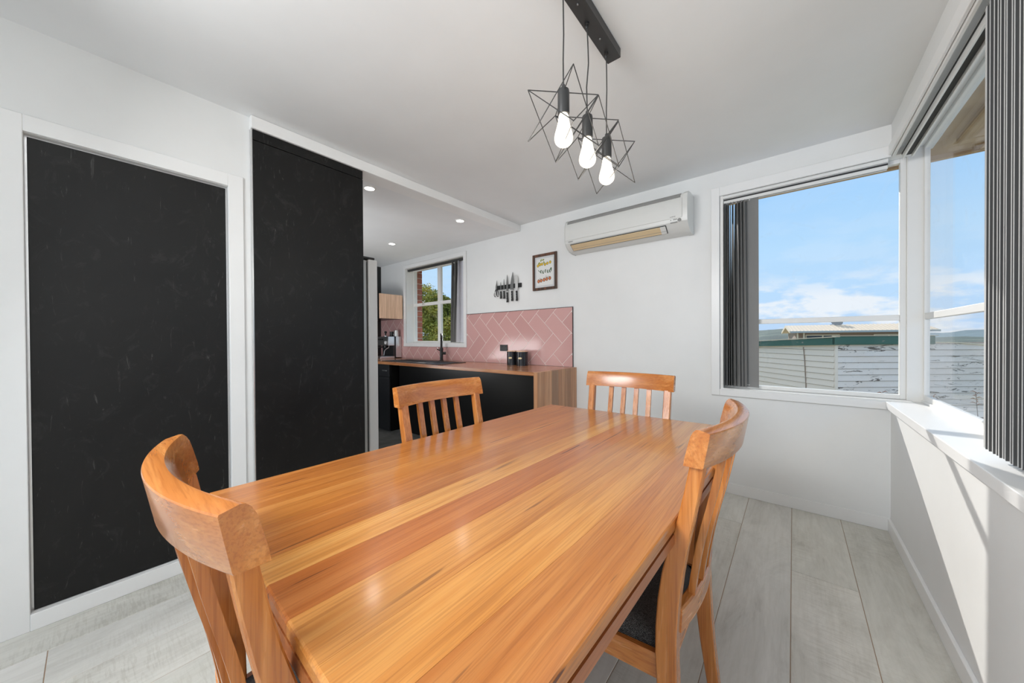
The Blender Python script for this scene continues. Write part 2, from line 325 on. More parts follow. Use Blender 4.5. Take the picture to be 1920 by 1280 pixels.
# ------------------------------------------------------------------ ceilings and walls
struct('ceiling', box(XL - .1, XR + .2, YR, YB + .16, H, H + .12), M_CEIL, 'white plaster ceiling of the dining room')
struct('ceiling.001', box(-5.5, XL - .1, YR, YB + .16, HK, HK + .19), M_CEIL, 'lower white ceiling over the kitchen')
# left wall, with the recess of the blocked doorway
b = bm_new()
for q in [(YR, -.172, 0, H), (.48, 1.234, 0, H), (-.172, .48, 2.03, H), (-.172, .48, 0, .068)]: bx(b, XL - .1, XL, q[0], q[1], q[2], q[3])
bx(b, XL - .1, XL - .075, -.172, .48, .068, 2.03)
wl = struct('wall_left', b, M_WALL, 'light grey wall left of the dining table')
b = bm_new(); t0 = XL
bx(b, t0, t0 + .012, .48, .547, 0, 2.10, bev=.002, seg=1); bx(b, t0, t0 + .012, -.245, -.172, 0, 2.10, bev=.002, seg=1); bx(b, t0, t0 + .012, -.172, .48, 2.032, 2.10, bev=.002, seg=1)
struct('trim_1', b, M_TRIM, 'white architrave round the chalkboard doorway', 'trim')
struct('trim_2', box(XL - .11, -2.374, .579, YB - .001, 2.389, H - .001, bev=.003, seg=1), M_TRIM, 'white track cover beam along the ceiling over the kitchen opening', 'trim')
b = bm_new(); bx(b, XL, XL + .014, YR, -.245, 0, .09, bev=.002, seg=1); bx(b, XL, XL + .014, -.172, .48, 0, .068, bev=.002, seg=1)
struct('baseboard_left', b, M_TRIM, 'white skirting under the chalkboard', 'baseboard')
cb = thing('chalkboard', 'tall black chalkboard set in the white doorway frame on the left wall', 'chalkboard', (XL - .02, .154, .07))
o = obj('board', box(-.008, .006, -.318, .318, .0, 1.95, bev=.001, seg=1), M_CHALK, cb)
b = bm_new(); bx(b, -.02, -.004, -.326, -.319, 0, 1.96); bx(b, -.02, -.004, .319, .326, 0, 1.96); bx(b, -.02, -.004, -.319, .319, 1.951, 1.96)
obj('edge_channel', b, M_STEEL, cb)
sd = thing('sliding_door', 'full height black sliding door panel beside the kitchen opening', 'door', (XL + .004, .912, 0))
obj('panel', box(0, .026, -.324, .324, .004, 2.325, bev=.0015, seg=1), M_CHALK2, sd)
obj('top_panel', box(0, .0245, -.322, .324, 2.329, 2.387, bev=.001, seg=1), M_CHALK2, sd)
obj('edge_strip', box(0, .024, -.330, -.325, .004, 2.387), M_STEEL, sd)

# back wall pieces round the two windows
b = bm_new(); yb1 = YB + .2
KX0, KX1, KZ0, KZ1 = -4.607, -3.308, 1.120, 2.268       # kitchen window opening
DX0, DX1, DZ0, DZ1 = -.435, .458, .792, 2.268            # dining window opening, runs into the corner
for q in [(-5.5, KX0, 0, H), (KX1, DX0, 0, H), (KX0, KX1, 0, KZ0), (KX0, KX1, KZ1, H), (DX0, XR + .2, 0, DZ0 - .006), (DX0, XR + .2, DZ1 + .06, H)]: bx(b, q[0], q[1], YB, yb1, q[2], q[3])
struct('wall_back', b, M_WALL, 'light grey end wall with the heat pump and windows')
b = bm_new()
bx(b, XR, XR + .2, YR, YB, 0, .786); bx(b, XR, XR + .2, YR, YB, 2.33, H); bx(b, XR, XR + .2, YR, .3, .786, 2.33)
struct('wall_right', b, M_WALL, 'white half wall under the long window on the right')
b = bm_new(); bx(b, -5.6, -5.33, YR, YB, 0, HK)
struct('wall_kitchen_left', b, mat('black_wall_paint', (.012, .012, .012), .5), 'black wall at the far left of the kitchen', 'wall')
struct('baseboard_back', box(-1.66, XR, YB - .013, YB, 0, .078, bev=.002, seg=1), M_TRIM, 'white skirting along the end wall', 'baseboard')
struct('baseboard_right', box(XR - .014, XR, YR, YB - .013, 0, .078, bev=.002, seg=1), M_TRIM, 'white skirting under the right window wall', 'baseboard')

def frame_y(b, x0, x1, z0, z1, wd, y0, y1, bev=.002):
    bx(b, x0, x0 + wd, y0, y1, z0, z1, bev=bev, seg=1); bx(b, x1 - wd, x1, y0, y1, z0, z1, bev=bev, seg=1)
    bx(b, x0 + wd, x1 - wd, y0, y1, z0, z0 + wd, bev=bev, seg=1); bx(b, x0 + wd, x1 - wd, y0, y1, z1 - wd, z1, bev=bev, seg=1)
# window 1: dining window in the end wall
w1_ = struct('window_1', None, None, 'dining window in the end wall looking to the neighbour shed', 'window', ((DX0 + .53) / 2, YB, 1.5))
ox, oy, oz = w1_.location
def W1(bm, n, m, **k): bmesh.ops.translate(bm, vec=(-ox, -oy, -oz), verts=bm.verts); return obj(n, bm, m, w1_, **k)
b = bm_new(); bx(b, -.494, -.437, YB - .018, YB, .738, 2.33, bev=.003, seg=1); bx(b, -.437, XR - .002, YB - .018, YB, .738, .788, bev=.003, seg=1); bx(b, -.437, XR - .002, YB - .018, YB, 2.262, 2.33, bev=.003, seg=1)
W1(b, 'architrave', M_TRIM)
b = bm_new(); bx(b, DX0 - .002, DX0 + .02, YB, YB + .15, .788, 2.27); bx(b, DX0, XR + .09, YB - .004, YB + .15, .784, .795, bev=.002, seg=1); bx(b, DX0, XR + .09, YB, YB + .15, 2.268, 2.33)
W1(b, 'reveal', M_FRAMEP)
b = bm_new(); frame_y(b, DX0 + .02, .532, .796, 2.268, .026, YB + .075, YB + .115)
bx(b, DX0 + .046, .506, YB + .078, YB + .112, 1.281, 1.315, bev=.002, seg=1); W1(b, 'window_frame', M_FRAMEP)
for z0, z1 in ((.822, 1.281), (1.315, 2.242)): W1(box(DX0 + .046, .506, YB + .092, YB + .096, z0, z1), 'pane', M_GLASS)
# corner post
struct('trim_3', box(.532, .612, 3.128, yb1 + .05, .786, 2.33, bev=.004), M_FRAMEP, 'white corner post between the two dining windows', 'trim')
# window 2: long window in the right wall
RY0, RY1 = .3, 3.128
w2_ = struct('window_2', None, None, 'long window in the right wall beyond the grey blind', 'window', (XR + .14, 1.7, 1.5))
ox2, oy2, oz2 = w2_.location
def W2(bm, n, m, **k): bmesh.ops.translate(bm, vec=(-ox2, -oy2, -oz2), verts=bm.verts); return obj(n, bm, m, w2_, **k)
b = bm_new(); bx(b, .434, .605, RY0, YB - .019, .746, .788, bev=.0025, seg=2); bx(b, .458, .605, YB - .019, RY1 + .02, .766, .788)
W2(b, 'window_sill', M_TRIM)
b = bm_new(); bx(b, XR - .014, XR, RY0, YB - .018, 2.268, 2.33, bev=.003, seg=1); bx(b, XR, .605, RY0, RY1, 2.31, 2.33); W2(b, 'head_trim', M_TRIM)
b = bm_new()
for (y0, y1) in ((1.75, RY1), (RY0, 1.75)):
    bx(b, .598, .622, y0, y0 + .03, .788, 2.31, bev=.002, seg=1); bx(b, .598, .622, y1 - .012, y1, .788, 2.31, bev=.002, seg=1)
    bx(b, .598, .622, y0 + .03, y1 - .012, .788, .832, bev=.003, seg=1); bx(b, .598, .622, y0 + .03, y1 - .012, 2.288, 2.31, bev=.002, seg=1); bx(b, .600, .620, y0 + .03, y1 - .012, 1.281, 1.318, bev=.003, seg=1)
bx(b, .59, .60, RY0, RY1, .788, .802, bev=.002, seg=1)
W2(b, 'window_frame', M_FRAMEP)
for (y0, y1) in ((1.78, RY1 - .012), (RY0 + .03, 1.738)):
    for z0, z1 in ((.832, 1.281), (1.318, 2.288)): W2(box(.608, .612, y0, y1, z0, z1), 'pane', M_GLASS)
# window 3: kitchen window
w3_ = struct('window_3', None, None, 'four pane kitchen window above the sink', 'window', (-3.95, YB, 1.7))
ox3, oy3, oz3 = w3_.location
def W3(bm, n, m, **k): bmesh.ops.translate(bm, vec=(-ox3, -oy3, -oz3), verts=bm.verts); return obj(n, bm, m, w3_, **k)
b = bm_new(); frame_y(b, -4.662, -3.256, 1.076, 2.316, .052, YB - .016, YB); W3(b, 'architrave', M_TRIM)
b = bm_new(); frame_y(b, KX0 - .004, KX1 + .004, KZ0 - .004, KZ1 + .004, .012, YB, YB + .17, bev=0); W3(b, 'reveal', M_FRAMEP)
b = bm_new(); frame_y(b, KX0 + .008, KX1 - .008, KZ0 + .008, KZ1 - .008, .014, YB + .125, YB + .142); bx(b, KX0 + .022, KX1 - .022, YB + .125, YB + .142, KZ0 + .022, KZ0 + .038); bx(b, KX0 + .022, KX1 - .022, YB + .125, YB + .142, KZ1 - .038, KZ1 - .022)
bx(b, -4.0, -3.93, YB + .118, YB + .16, KZ0 + .038, KZ1 - .038, bev=.003, seg=1); bx(b, KX0 + .03, KX1 - .03, YB + .116, YB + .158, 1.69, 1.735, bev=.003, seg=1)
W3(b, 'window_frame', M_FRAMEP)
for x0, x1 in ((KX0 + .022, -4.0), (-3.93, KX1 - .022)):
    for z0, z1 in ((KZ0 + .038, 1.69), (1.735, KZ1 - .038)): W3(box(x0, x1, YB + .135, YB + .139, z0, z1), 'pane', M_GLASS)
b = bm_new(); tube(b, [(-4.31, YB + .116, 1.715), (-4.31, YB + .09, 1.715)], .008, 8); tube(b, [(-4.33, YB + .09, 1.70), (-4.30, YB + .085, 1.73), (-4.25, YB + .08, 1.765)], .006, 8); W3(b, 'window_latch', M_STEEL)

# ------------------------------------------------------------------ splashback
SP = []
sb = thing('splashback', 'pink herringbone tiled splashback behind the kitchen bench', 'splashback', (-2.5, YB - .004, .895))
regs = [(-5.328, -4.664, .896, 1.497), (-4.664, -3.254, .896, 1.074), (-3.254, -1.714, .896, 1.497)]
b = bm_new()
for x0, x1, z0, z1 in regs: bx(b, x0 + 2.5, x1 + 2.5, -.0036, .003, z0 - .895, z1 - .895)
obj('grout_bed', b, M_GROUT, sb)
def clip(poly, ax, v, keep):
    o = []
    for i in range(len(poly)):
        a, c_ = poly[i], poly[(i + 1) % len(poly)]; ia = (a[ax] - v) * keep >= 0; ic = (c_[ax] - v) * keep >= 0
        if ia: o.append(a)
        if ia != ic:
            t = (v - a[ax]) / (c_[ax] - a[ax]); o.append((a[0] + t * (c_[0] - a[0]), a[1] + t * (c_[1] - a[1])))
    return o
WT = .1525; O0 = (-2.052, 1.347); s2 = math.sqrt(.5); g = .0024
for i in range(-24, 22):
    for j in range(-24, 22):
        d = (i - j) % 4
        if d == 0: cell = (i, i + 2, j, j + 1)
        elif d == 3: cell = (i, i + 1, j, j + 2)
        else: continue
        a0, a1, b0, b1 = cell[0] * WT + g, cell[1] * WT - g, cell[2] * WT + g, cell[3] * WT - g
        quad = [(O0[0] + s2 * (a + c_), O0[1] + s2 * (-a + c_)) for a, c_ in ((a0, b0), (a1, b0), (a1, b1), (a0, b1))]
        bmm = bm_new(); ok = False
        for x0, x1, z0, z1 in regs:
            p = quad
            for ax, v_, k in ((0, x0, 1), (0, x1, -1), (1, z0, 1), (1, z1, -1)):
                p = clip(p, ax, v_, k)
                if len(p) < 3: break
            if len(p) >= 3:
                area = abs(sum(p[q][0] * p[(q + 1) % len(p)][1] - p[(q + 1) % len(p)][0] * p[q][1] for q in range(len(p)))) / 2
                if area > 2e-4: prism(bmm, [(x + 2.5, z - .895) for x, z in p], -.0045, .0, 'Y'); ok = True
        if ok: obj('tile', bmm, M_TILE, sb)
        else: bmm.free()
b = bm_new(); bx(b, .786, .791, -.010, .003, 0, .606); bx(b, -.754, .786, -.010, .003, .603, .606); obj('edge_trim', b, M_EDGE, sb)

# ------------------------------------------------------------------ kitchen bench
BY0 = 2.38
wt = thing('timber_worktop', 'timber kitchen worktop with waterfall end meeting the wall', 'worktop', (-2.5, 2.72, 0))
for k in range(6):
    y0 = BY0 + k * .1132; s = [1.0, .82, 1.08, .92, 1.05, .86][k]
    obj('worktop_board', box(-5.32 + 2.5, -1.715 + 2.5, y0 - 2.72 + .0004, y0 + .1128 - 2.72, .862, .894, bev=.0012, seg=1), M_BENCH, wt, color=(s, s * .99, s * .96))
    s = [1.05, 1.12, .66, 1.0, .80, .95][k]
    obj('end_board', box(-1.715 + 2.5, -1.674 + 2.5, y0 - 2.72 + .0004, y0 + .1128 - 2.72, 0, .894, bev=.0012, seg=1), M_BENCHZ, wt, color=(s, s * (.97 if k != 2 else 1.03), s * (.95 if k != 2 else 1.1)))
bp_ = thing('bench_back_panel', 'black panel closing the underside of the timber bench', 'panel', (-2.85, 2.54, 0))
obj('panel', box(-1.13, 1.13, -.010, .008, .004, .858, bev=.001, seg=1), M_BLKCAB, bp_)
obj('panel_joint', box(-.452, -.449, -.0108, -.010, .004, .858), M_SLOT, bp_)
kc = thing('base_cabinet', 'charcoal kitchen cabinet with slim drawer under the left end of bench', 'cabinet', (-4.66, 2.72, 0))
obj('body', box(-.66, .655, -.295, .33, .004, .858), M_BLKCAB, kc)
for x0, x1 in ((-.66, -.0), (.004, .648)):
    dr = obj('drawer', box(x0 + .003, x1 - .003, -.316, -.297, .70, .856, bev=.002, seg=1), M_CABDK, kc)
    obj('handle', box(x0 + .5 if x0 > 0 else x0 + .12, x0 + .60 if x0 > 0 else x0 + .3, -.332, -.317, .772, .786, bev=.003, seg=1), M_STEEL, dr)
    obj('door', box(x0 + .003, x1 - .003, -.316, -.297, .01, .694, bev=.002, seg=1), M_CABDK, kc)
obj('hinge', box(.656, .662, -.19, -.165, .33, .39), M_STEEL, kc)
oc = thing('overhead_cabinet', 'pale timber overhead cabinet between black wall and kitchen window', 'cabinet', (-4.99, 2.84, 1.495))
obj('body', box(-.335, .310, -.185, .19, 0, .362, bev=.002, seg=1), M_BLKCAB, oc)
obj('door', box(.312, .33, -.187, .19, 0, .364, bev=.002, seg=1), M_OAK, oc)

# sink, tap
sk = thing('sink', 'black inset double sink with drainer on the timber worktop', 'sink', (-3.67, 2.66, .894))
b = bm_new()
zt = .006; X = [-.585, -.02, 0.0, .26, .28, .56, .59]; 
bx(b, -.59, .59, -.215, -.19, 0, zt, bev=.002, seg=1); bx(b, -.59, .59, .15, .215, 0, zt, bev=.002, seg=1)
bx(b, -.59, -.55, -.19, .15, 0, zt); bx(b, -.04, 0, -.19, .15, 0, zt); bx(b, .27, .30, -.19, .15, 0, zt); bx(b, .56, .59, -.19, .15, 0, zt)
obj('rim', b, M_BLK, sk)
obj('drainer', box(-.55, -.04, -.19, .15, 0, .003), M_GREYM, sk)
b = bm_new(); [bx(b, -.52, -.07, y, y + .008, .003, .0055) for y in [-.17 + .04 * q for q in range(8)]]; obj('drainer_ribs', b, M_BLK, sk)
for x0, x1 in ((0, .27), (.30, .56)): obj('bowl', box(x0, x1, -.19, .15, 0, .0015), M_SLOT, sk)
tp = thing('kitchen_tap', 'tall black mixer tap behind the sink under the window', 'tap', (-3.655, 2.965, .894), R(51))
b = bm_new(); lathe(b, [(0, 0), (.028, 0), (.028, .008), (.021, .012), (.021, .13), (.024, .135), (.024, .165), (.016, .175), (0, .176)], 20); obj('tap_body', b, M_BLK, tp, True)
b = bm_new(); tube(b, [(0, 0, .17), (0, 0, .27), (.0, -.015, .315), (.0, -.05, .345), (.0, -.10, .352), (.0, -.14, .335), (.0, -.155, .30)], [.015, .014, .014, .014, .014, .014, .016], 12); obj('spout', b, M_BLK, tp, True)
b = bm_new(); tube(b, [(0, 0, .10), (.055, -.01, .10)], [.018, .02], 14); obj('side_valve', b, M_BLK, tp, True)
b = bm_new(); tube(b, [(0, 0, .13), (-.045, -.01, .15), (-.06, -.012, .165)], [.008, .007, .008], 8); obj('lever', b, M_BLK, tp, True)

# fridge
fr = thing('fridge', 'tall silver fridge standing just inside the kitchen behind the black panel', 'fridge', (-2.895, .995, 0))
obj('body', box(-.36, .365, -.40, .339, .02, 1.79, bev=.006), M_FRIDGE, fr)
obj('seal', box(-.35, .357, .339, .350, .04, 1.78), M_SLOT, fr)
obj('door', box(-.36, .372, .350, .425, .05, 1.80, bev=.008), M_FRDOOR, fr)
obj('hinge_cover', box(.20, .368, .25, .405, 1.80, 1.818, bev=.004, seg=1), M_BLK, fr)
obj('hinge', box(.30, .366, .20, .30, 1.79, 1.80), M_BLK, fr)

# coffee machine and things on it
cm_ = thing('coffee_machine', 'stainless espresso machine in the corner of the kitchen bench', 'coffee machine', (-4.87, 2.88, .894))
obj('body', box(-.15, .15, .07, .165, .012, .335, bev=.004), M_STEEL, cm_)
obj('side_band', box(-.151, .152, .045, .07, .0, .335, bev=.002, seg=1), M_BLK, cm_)
obj('back_plate', box(-.148, .148, .02, .045, .03, .20), M_CABDK, cm_)
hd = obj('head', box(-.15, .15, -.06, .045, .195, .333, bev=.006), M_STEEL, cm_)
b = bm_new(); lathe(b, [(0, 0), (.026, 0), (.026, .008), (0, .009)], 20, mx=Matrix.Translation((.09, -.068, .24)) @ Matrix.Rotation(R(90), 4, 'X')); obj('gauge', b, M_GAUGE, hd)
for x in (-.10, -.05, .0): lathe_b = lathe(bm_new(), [(0, 0), (.011, 0), (.011, .012), (0, .013)], 14, mx=Matrix.Translation((x, -.062, .29)) @ Matrix.Rotation(R(90), 4, 'X')); obj('knob', lathe_b, M_BLK, hd)
b = bm_new(); lathe(b, [(0, 0), (.030, 0), (.030, .03), (0, .03)], 18, c=(0, -.02, .165)); tube(b, [(0, -.03, .178), (0, -.15, .17)], [.010, .013], 10); obj('portafilter', b, M_BLK, cm_, True)
obj('drip_tray', box(-.15, .15, -.19, .045, 0, .035, bev=.004), M_STEEL, cm_)
b = bm_new(); tube(b, [(.12, -.03, .195), (.125, -.04, .165), (.12, -.07, .15), (.11, -.10, .12), (.108, -.11, .05)], .006, 8); obj('steam_wand', b, M_STEEL, cm_, True)
tm = thing('coffee_tamper', 'black coffee tamper standing on the espresso machine', 'tamper', (-4.86, 2.86, 1.2275))
obj('base', lathe(bm_new(), [(0, 0), (.022, 0), (.022, .012), (.008, .016), (0, .016)], 18), M_STEEL, tm, True)
obj('handle', lathe(bm_new(), [(.007, .016), (.009, .04), (.019, .06), (.02, .072), (.012, .083), (0, .085)], 18), M_BLK, tm, True)
o = obj('espresso_cup', lathe(bm_new(), [(0, 0), (.024, 0), (.032, .075), (.030, .075), (.022, .006), (0, .006)], 20), M_BLK, smooth=True); o.location = (-4.83, 2.945, 1.2295); tag(o, 'black cup on the espresso machine beside the milk jug', 'cup')
jg = thing('milk_jug', 'steel milk jug standing on the espresso machine nearest the window', 'jug', (-4.765, 2.985, 1.2295))
obj('jug_body', lathe(bm_new(), [(0, 0), (.034, 0), (.036, .04), (.028, .085), (.030, .095), (.028, .095), (.026, .084), (.033, .04), (.031, .004), (0, .004)], 22), M_BLADE2, jg, True)
obj('handle', tube(bm_new(), [(-.022, -.022, .082), (-.042, -.035, .078), (-.046, -.036, .04), (-.026, -.024, .018)], .004, 8), M_STEEL, jg, True)

# canisters, outlet
for k, (x, y, r, lab) in enumerate([(-2.405, 2.935, .056, 'black kitchen canister with wooden lid nearer the power point'), (-2.262, 2.93, .064, 'black kitchen canister with wooden lid, wider one on the right')]):
    t = thing('canister', lab, 'canister', (x, y, .894), 0, 'canisters on the kitchen bench')
    obj('canister_body', lathe(bm_new(), [(0, 0), (r, 0), (r, .148), (0, .148)], 32), mat('black_enamel', (.012, .014, .018), .22), t, True)
    obj('lid', lathe(bm_new(), [(0, .148), (r - .002, .148), (r - .002, .158), (0, .158)], 32), M_OAK, t, True)
    b = bm_new(); an = R(-115)
    prism(b, [(math.cos(q) * .021, .080 + math.sin(q) * .010) for q in [2 * math.pi * i / 14 for i in range(14)]], -r - .002, -r + .004, 'Y'); bmesh.ops.rotate(b, cent=(0, 0, 0), matrix=Matrix.Rotation(R(18), 3, 'Z'), verts=b.verts)
    obj('name_plate', b, M_BRASS, t)
pp = thing('power_point', 'black double power point on the pink tiles', 'socket', (-2.623, YB - .010, 1.076))
obj('plate', box(-.057, .057, -.008, 0, -.037, .037, bev=.003), M_BLK, pp)
for x in (-.028, .028): obj('switch', box(x - .007, x + .007, -.012, -.008, .012, .026, bev=.002, seg=1), M_GREYM, pp)

# knife rack, knives, scissors
rk = tag(obj('knife_rack', box(-2.74, -2.36, YB - .018, YB, 1.762, 1.81, bev=.002, seg=1), M_BLK), 'black magnetic knife bar on the wall above the pink tiles', 'knife rack')
def knife(x, tip, junc, bot, wd, label, m, shape='chef'):
    t = thing('kitchen_knife', label, 'knife', (x, YB - .021, 0), 0, 'knives on the magnetic bar')
    hw = wd / 2; L = tip - junc
    if shape == 'chef': poly = [(-hw, junc), (hw * .9, junc), (hw * .9, junc + L * .7), (hw * .7, tip), (hw * .45, tip - L * .02), (-hw * .5, junc + L * .6), (-hw * .95, junc + L * .3)]
    elif shape == 'santoku': poly = [(-hw, junc), (hw, junc), (hw, junc + L * .72), (hw * .55, tip - L * .1), (-hw * .1, tip), (-hw * .6, tip), (-hw, tip - L * .06)]
    else: poly = [(-hw, junc), (hw, junc), (hw, junc + L * .45), (hw * .3, tip - L * .05), (0, tip), (-hw * .4, tip - L * .1), (-hw, junc + L * .5)]
    obj('blade', prism(bm_new(), poly, -.0012, .0012, 'Y'), m, t)
    obj('bolster', box(-.008, .008, -.006, .006, junc - .014, junc + .004, bev=.002, seg=1), M_STEEL, t)
    hb = bm_new(); h0 = junc - .014
    sweep(hb, [[(cx + a_ * wx, b_ * .009, z) for a_, b_ in [(-1, -.6), (-.6, -1), (.6, -1), (1, -.6), (1, .6), (.6, 1), (-.6, 1), (-1, .6)]] for z, wx, cx in [(h0, .010, 0), (h0 - (h0 - bot) * .4, .009, .001), (bot + .02, .011, .003), (bot, .012, .001)]])
    h_ = obj('handle', hb, M_BLK, t, True)
    rv = bm_new()
    for q in (.25, .5, .75): lathe(rv, [(0, 0), (.003, 0), (.003, .001), (0, .001)], 8, mx=Matrix.Translation((.001, -.0085, h0 - (h0 - bot) * q)) @ Matrix.Rotation(R(90), 4, 'X'))
    obj('rivets', rv, M_STEEL, h_)
knife(-2.657, 1.848, 1.752, 1.654, .015, 'small paring knife next to the scissors on the magnetic bar', M_BLADE, 'spear')
knife(-2.607, 1.881, 1.752, 1.650, .016, 'utility knife, third from the left on the magnetic bar', M_BLADE, 'spear')
knife(-2.558, 1.924, 1.732, 1.604, .024, 'long slicing knife left of the wide chef knife', M_BLADE, 'spear')
knife(-2.488, 1.942, 1.742, 1.614, .048, 'wide dark chef knife reaching highest on the magnetic bar', M_BLADE, 'chef')
knife(-2.420, 1.907, 1.737, 1.611, .040, 'bright blunt-tipped santoku knife at the right of the bar', M_BLADE2, 'santoku')
st = thing('scissors', 'black handled kitchen scissors at the left end of the magnetic bar', 'scissors', (-2.722, YB - .024, 0))
obj('blade', prism(bm_new(), [(-.012, 1.765), (.010, 1.765), (.012, 1.80), (.010, 1.86), (.007, 1.872), (.002, 1.85), (-.012, 1.80)], -.003, .003, 'Y'), M_BLADE, st)
for s in (-1, 1):
    obj('finger_loop', tube(bm_new(), [(s * .008, 0, 1.768), (s * .022, 0, 1.748), (s * .034, 0, 1.72), (s * .036, 0, 1.70), (s * .028, 0, 1.684), (s * .014, 0, 1.682), (s * .007, 0, 1.70), (s * .006, 0, 1.768)], .004, 8), M_BLK, st, True)

# framed print
fp = thing('framed_print', 'dark rustic framed print of fruit and vegetables left of heat pump', 'picture', (-2.045, YB, 1.893))
def fb(x0, x1, z0, z1): return box(x0, x1, -.022, -.001, z0, z1, bev=.004, seg=2)
fo = obj('frame', None or fb(-.153, -.125, -.193, .193), M_RUSTIC, fp)
obj('frame', fb(.125, .153, -.193, .193), M_RUSTIC, fp); obj('frame', fb(-.125, .125, .165, .193), M_RUSTIC, fp); obj('frame', fb(-.125, .125, -.193, -.165), M_RUSTIC, fp)
obj('mount', box(-.125, .125, -.010, -.002, -.165, .165), M_MAT, fp)
pr = obj('print_sheet', box(-.104, .104, -.0115, -.010, -.143, .143), M_PAPER, fp)
def ell(b, cx, cz, rx, rz, y0=-.0125, y1=-.0115, tilt=0, n=12):
    ct, s_ = math.cos(tilt), math.sin(tilt)
    prism(b, [(cx + rx * math.cos(q) * ct - rz * math.sin(q) * s_, cz + rx * math.cos(q) * s_ + rz * math.sin(q) * ct) for q in [2 * math.pi * i / n for i in range(n)]], y0, y1, 'Y')
MY = mat('yellow_ink', (.75, .50, .04), .6); MO = mat('orange_ink', (.62, .20, .08), .6); MG = mat('green_ink', (.07, .13, .06), .6); MDK = mat('dark_ink', (.05, .05, .05), .6); MG2 = mat('olive_ink', (.30, .34, .08), .6)
b = bm_new(); b2 = bm_new(); b3 = bm_new()
for x, z in [(-.085, .072), (-.058, .082), (-.032, .085), (.005, .078), (.035, .085), (.07, .092)]: ell(b3, x, z, .0150, .0165, -.0122, -.0115); ell(b, x, z, .0125, .0140)
for x, z, t_ in [(-.072, .098, .6), (-.045, .125, 1.2), (-.018, .128, .3), (-.008, .098, 1.8)]: ell(b2, x, z, .015, .008, tilt=t_)
obj('printed_lemons', b, MY, pr); obj('printed_leaves', b2, MG2, pr)
b = bm_new(); b2 = bm_new()
for x in (-.045, -.018, .012, .042, .068): ell(b, x, .002 + .004 * math.sin(x * 90), .011, .019); ell(b2, x + .005, .002, .004, .014, -.0130, -.0125)
prism(b, [(-.085, .022), (-.08, .026), (-.05, .0), (-.055, -.004)], -.0125, -.0115, 'Y'); ell(b, .078, .012, .010, .026, tilt=-.2)
obj('printed_vegetables', b, MG, pr); obj('printed_highlights', b2, M_PAPER, pr)
b = bm_new()
for i, x in enumerate((-.078, -.045, -.008, .026, .064)): z = -.095 + .005 * i; ell(b3, x, z, .0175, .0205, -.0122, -.0115); ell(b, x, z, .0140, .0170)
for x0, x1, top in ((-.078, -.045, -.062), (-.008, .045, -.044), (.026, .064, -.050)): tube(b3, [(x0, -.012, -.078), ((x0 + x1) / 2, -.012, top), (x1, -.012, -.075)], .0012, 5)
obj('printed_oranges', b, MO, pr); obj('ink_outlines', b3, MDK, pr)

# ------------------------------------------------------------------ heat pump
hp = thing('wall_heat_pump', 'white wall mounted heat pump with yellowed outlet vane', 'air conditioner', (-1.14, YB, 2.15))
ax0, ax1 = -.535, .516
prof = [(0, .155), (-.10, .158), (-.16, .150), (-.195, .128), (-.212, .085), (-.215, .02), (-.212, -.050), (-.205, -.075), (-.175, -.105), (-.13, -.132), (-.08, -.142), (0, -.140)]
b = bm_new(); sweep(b, [[(ax0, y, z) for y, z in prof], [(ax1 - .0, y, z) for y, z in prof]]); obj('casing', b, M_PLASTIC, hp, True)
def off(k, d=.004): return [(y - d if y < -.05 else y, z) for y, z in k]
pf = [(-.160, .150), (-.198, .118), (-.216, .080), (-.219, .02), (-.216, -.045), (-.209, -.062), (-.200, -.060), (-.20, .08), (-.15, .14)]
front = [(-.202, .108), (-.217, .082), (-.2215, .02), (-.219, -.048), (-.210, -.048), (-.210, .08), (-.195, .105)]
obj('front_panel', sweep(bm_new(), [[(ax0 + .004, y, z) for y, z in front], [(ax1 - .03, y, z) for y, z in front]]), M_PLASTIC, hp, True)
obj('intake_slot', sweep(bm_new(), [[(ax0 + .02, y, z) for y, z in [(-.165, .150), (-.199, .130), (-.207, .108), (-.19, .10), (-.15, .14)]], [(ax1 - .045, y, z) for y, z in [(-.165, .150), (-.199, .130), (-.207, .108), (-.19, .10), (-.15, .14)]]]), M_PLASTD, hp)
for xa, xb in ((ax0 - .006, ax0), (ax1 - .028, ax1 + .006)):
    pp_ = [(y * 1.02 if y < 0 else y, z * 1.03) for y, z in prof]; obj('end_cap', sweep(bm_new(), [[(xa, y, z) for y, z in pp_], [(xb, y, z) for y, z in pp_]]), M_PLASTIC, hp, True)
# vane sits on the sloping underside between z -.075 and -.135
vp = Matrix.Translation((0, -.171, -.1085)) @ Matrix.Rotation(R(-37.5), 4, 'X')
obj('vane_surround', box(ax0 + .05, ax1 - .150, -.0395, .0395, -.0045, -.0005, mx=Matrix.Translation((0, -.171, -.1085)) @ Matrix.Rotation(R(-36), 4, 'X')), M_SLOT, hp)
vn = obj('vane', box(ax0 + .054, ax1 - .154, -.035, .035, -.0085, -.003, bev=.002, seg=1, mx=Matrix.Translation((0, -.171, -.1085)) @ Matrix.Rotation(R(-36), 4, 'X')), M_VANE, hp)
obj('vane_ridge', box(ax0 + .054, ax1 - .154, .010, .012, -.0095, -.0084, mx=Matrix.Translation((0, -.171, -.1085)) @ Matrix.Rotation(R(-36), 4, 'X')), M_PLASTD, vn)
obj('vane_end', box(ax1 - .195, ax1 - .154, -.0352, .0352, -.0088, -.003, mx=Matrix.Translation((0, -.171, -.1085)) @ Matrix.Rotation(R(-36), 4, 'X')), M_PLASTIC, vn)
obj('sensor_eye', lathe(bm_new(), [(0, 0), (.013, 0), (.013, .003), (.008, .004), (0, .002)], 18, mx=Matrix.Translation((ax1 - .050, -.2115, -.066)) @ Matrix.Rotation(R(90), 4, 'X')), M_PLASTD, hp)
b = bm_new()
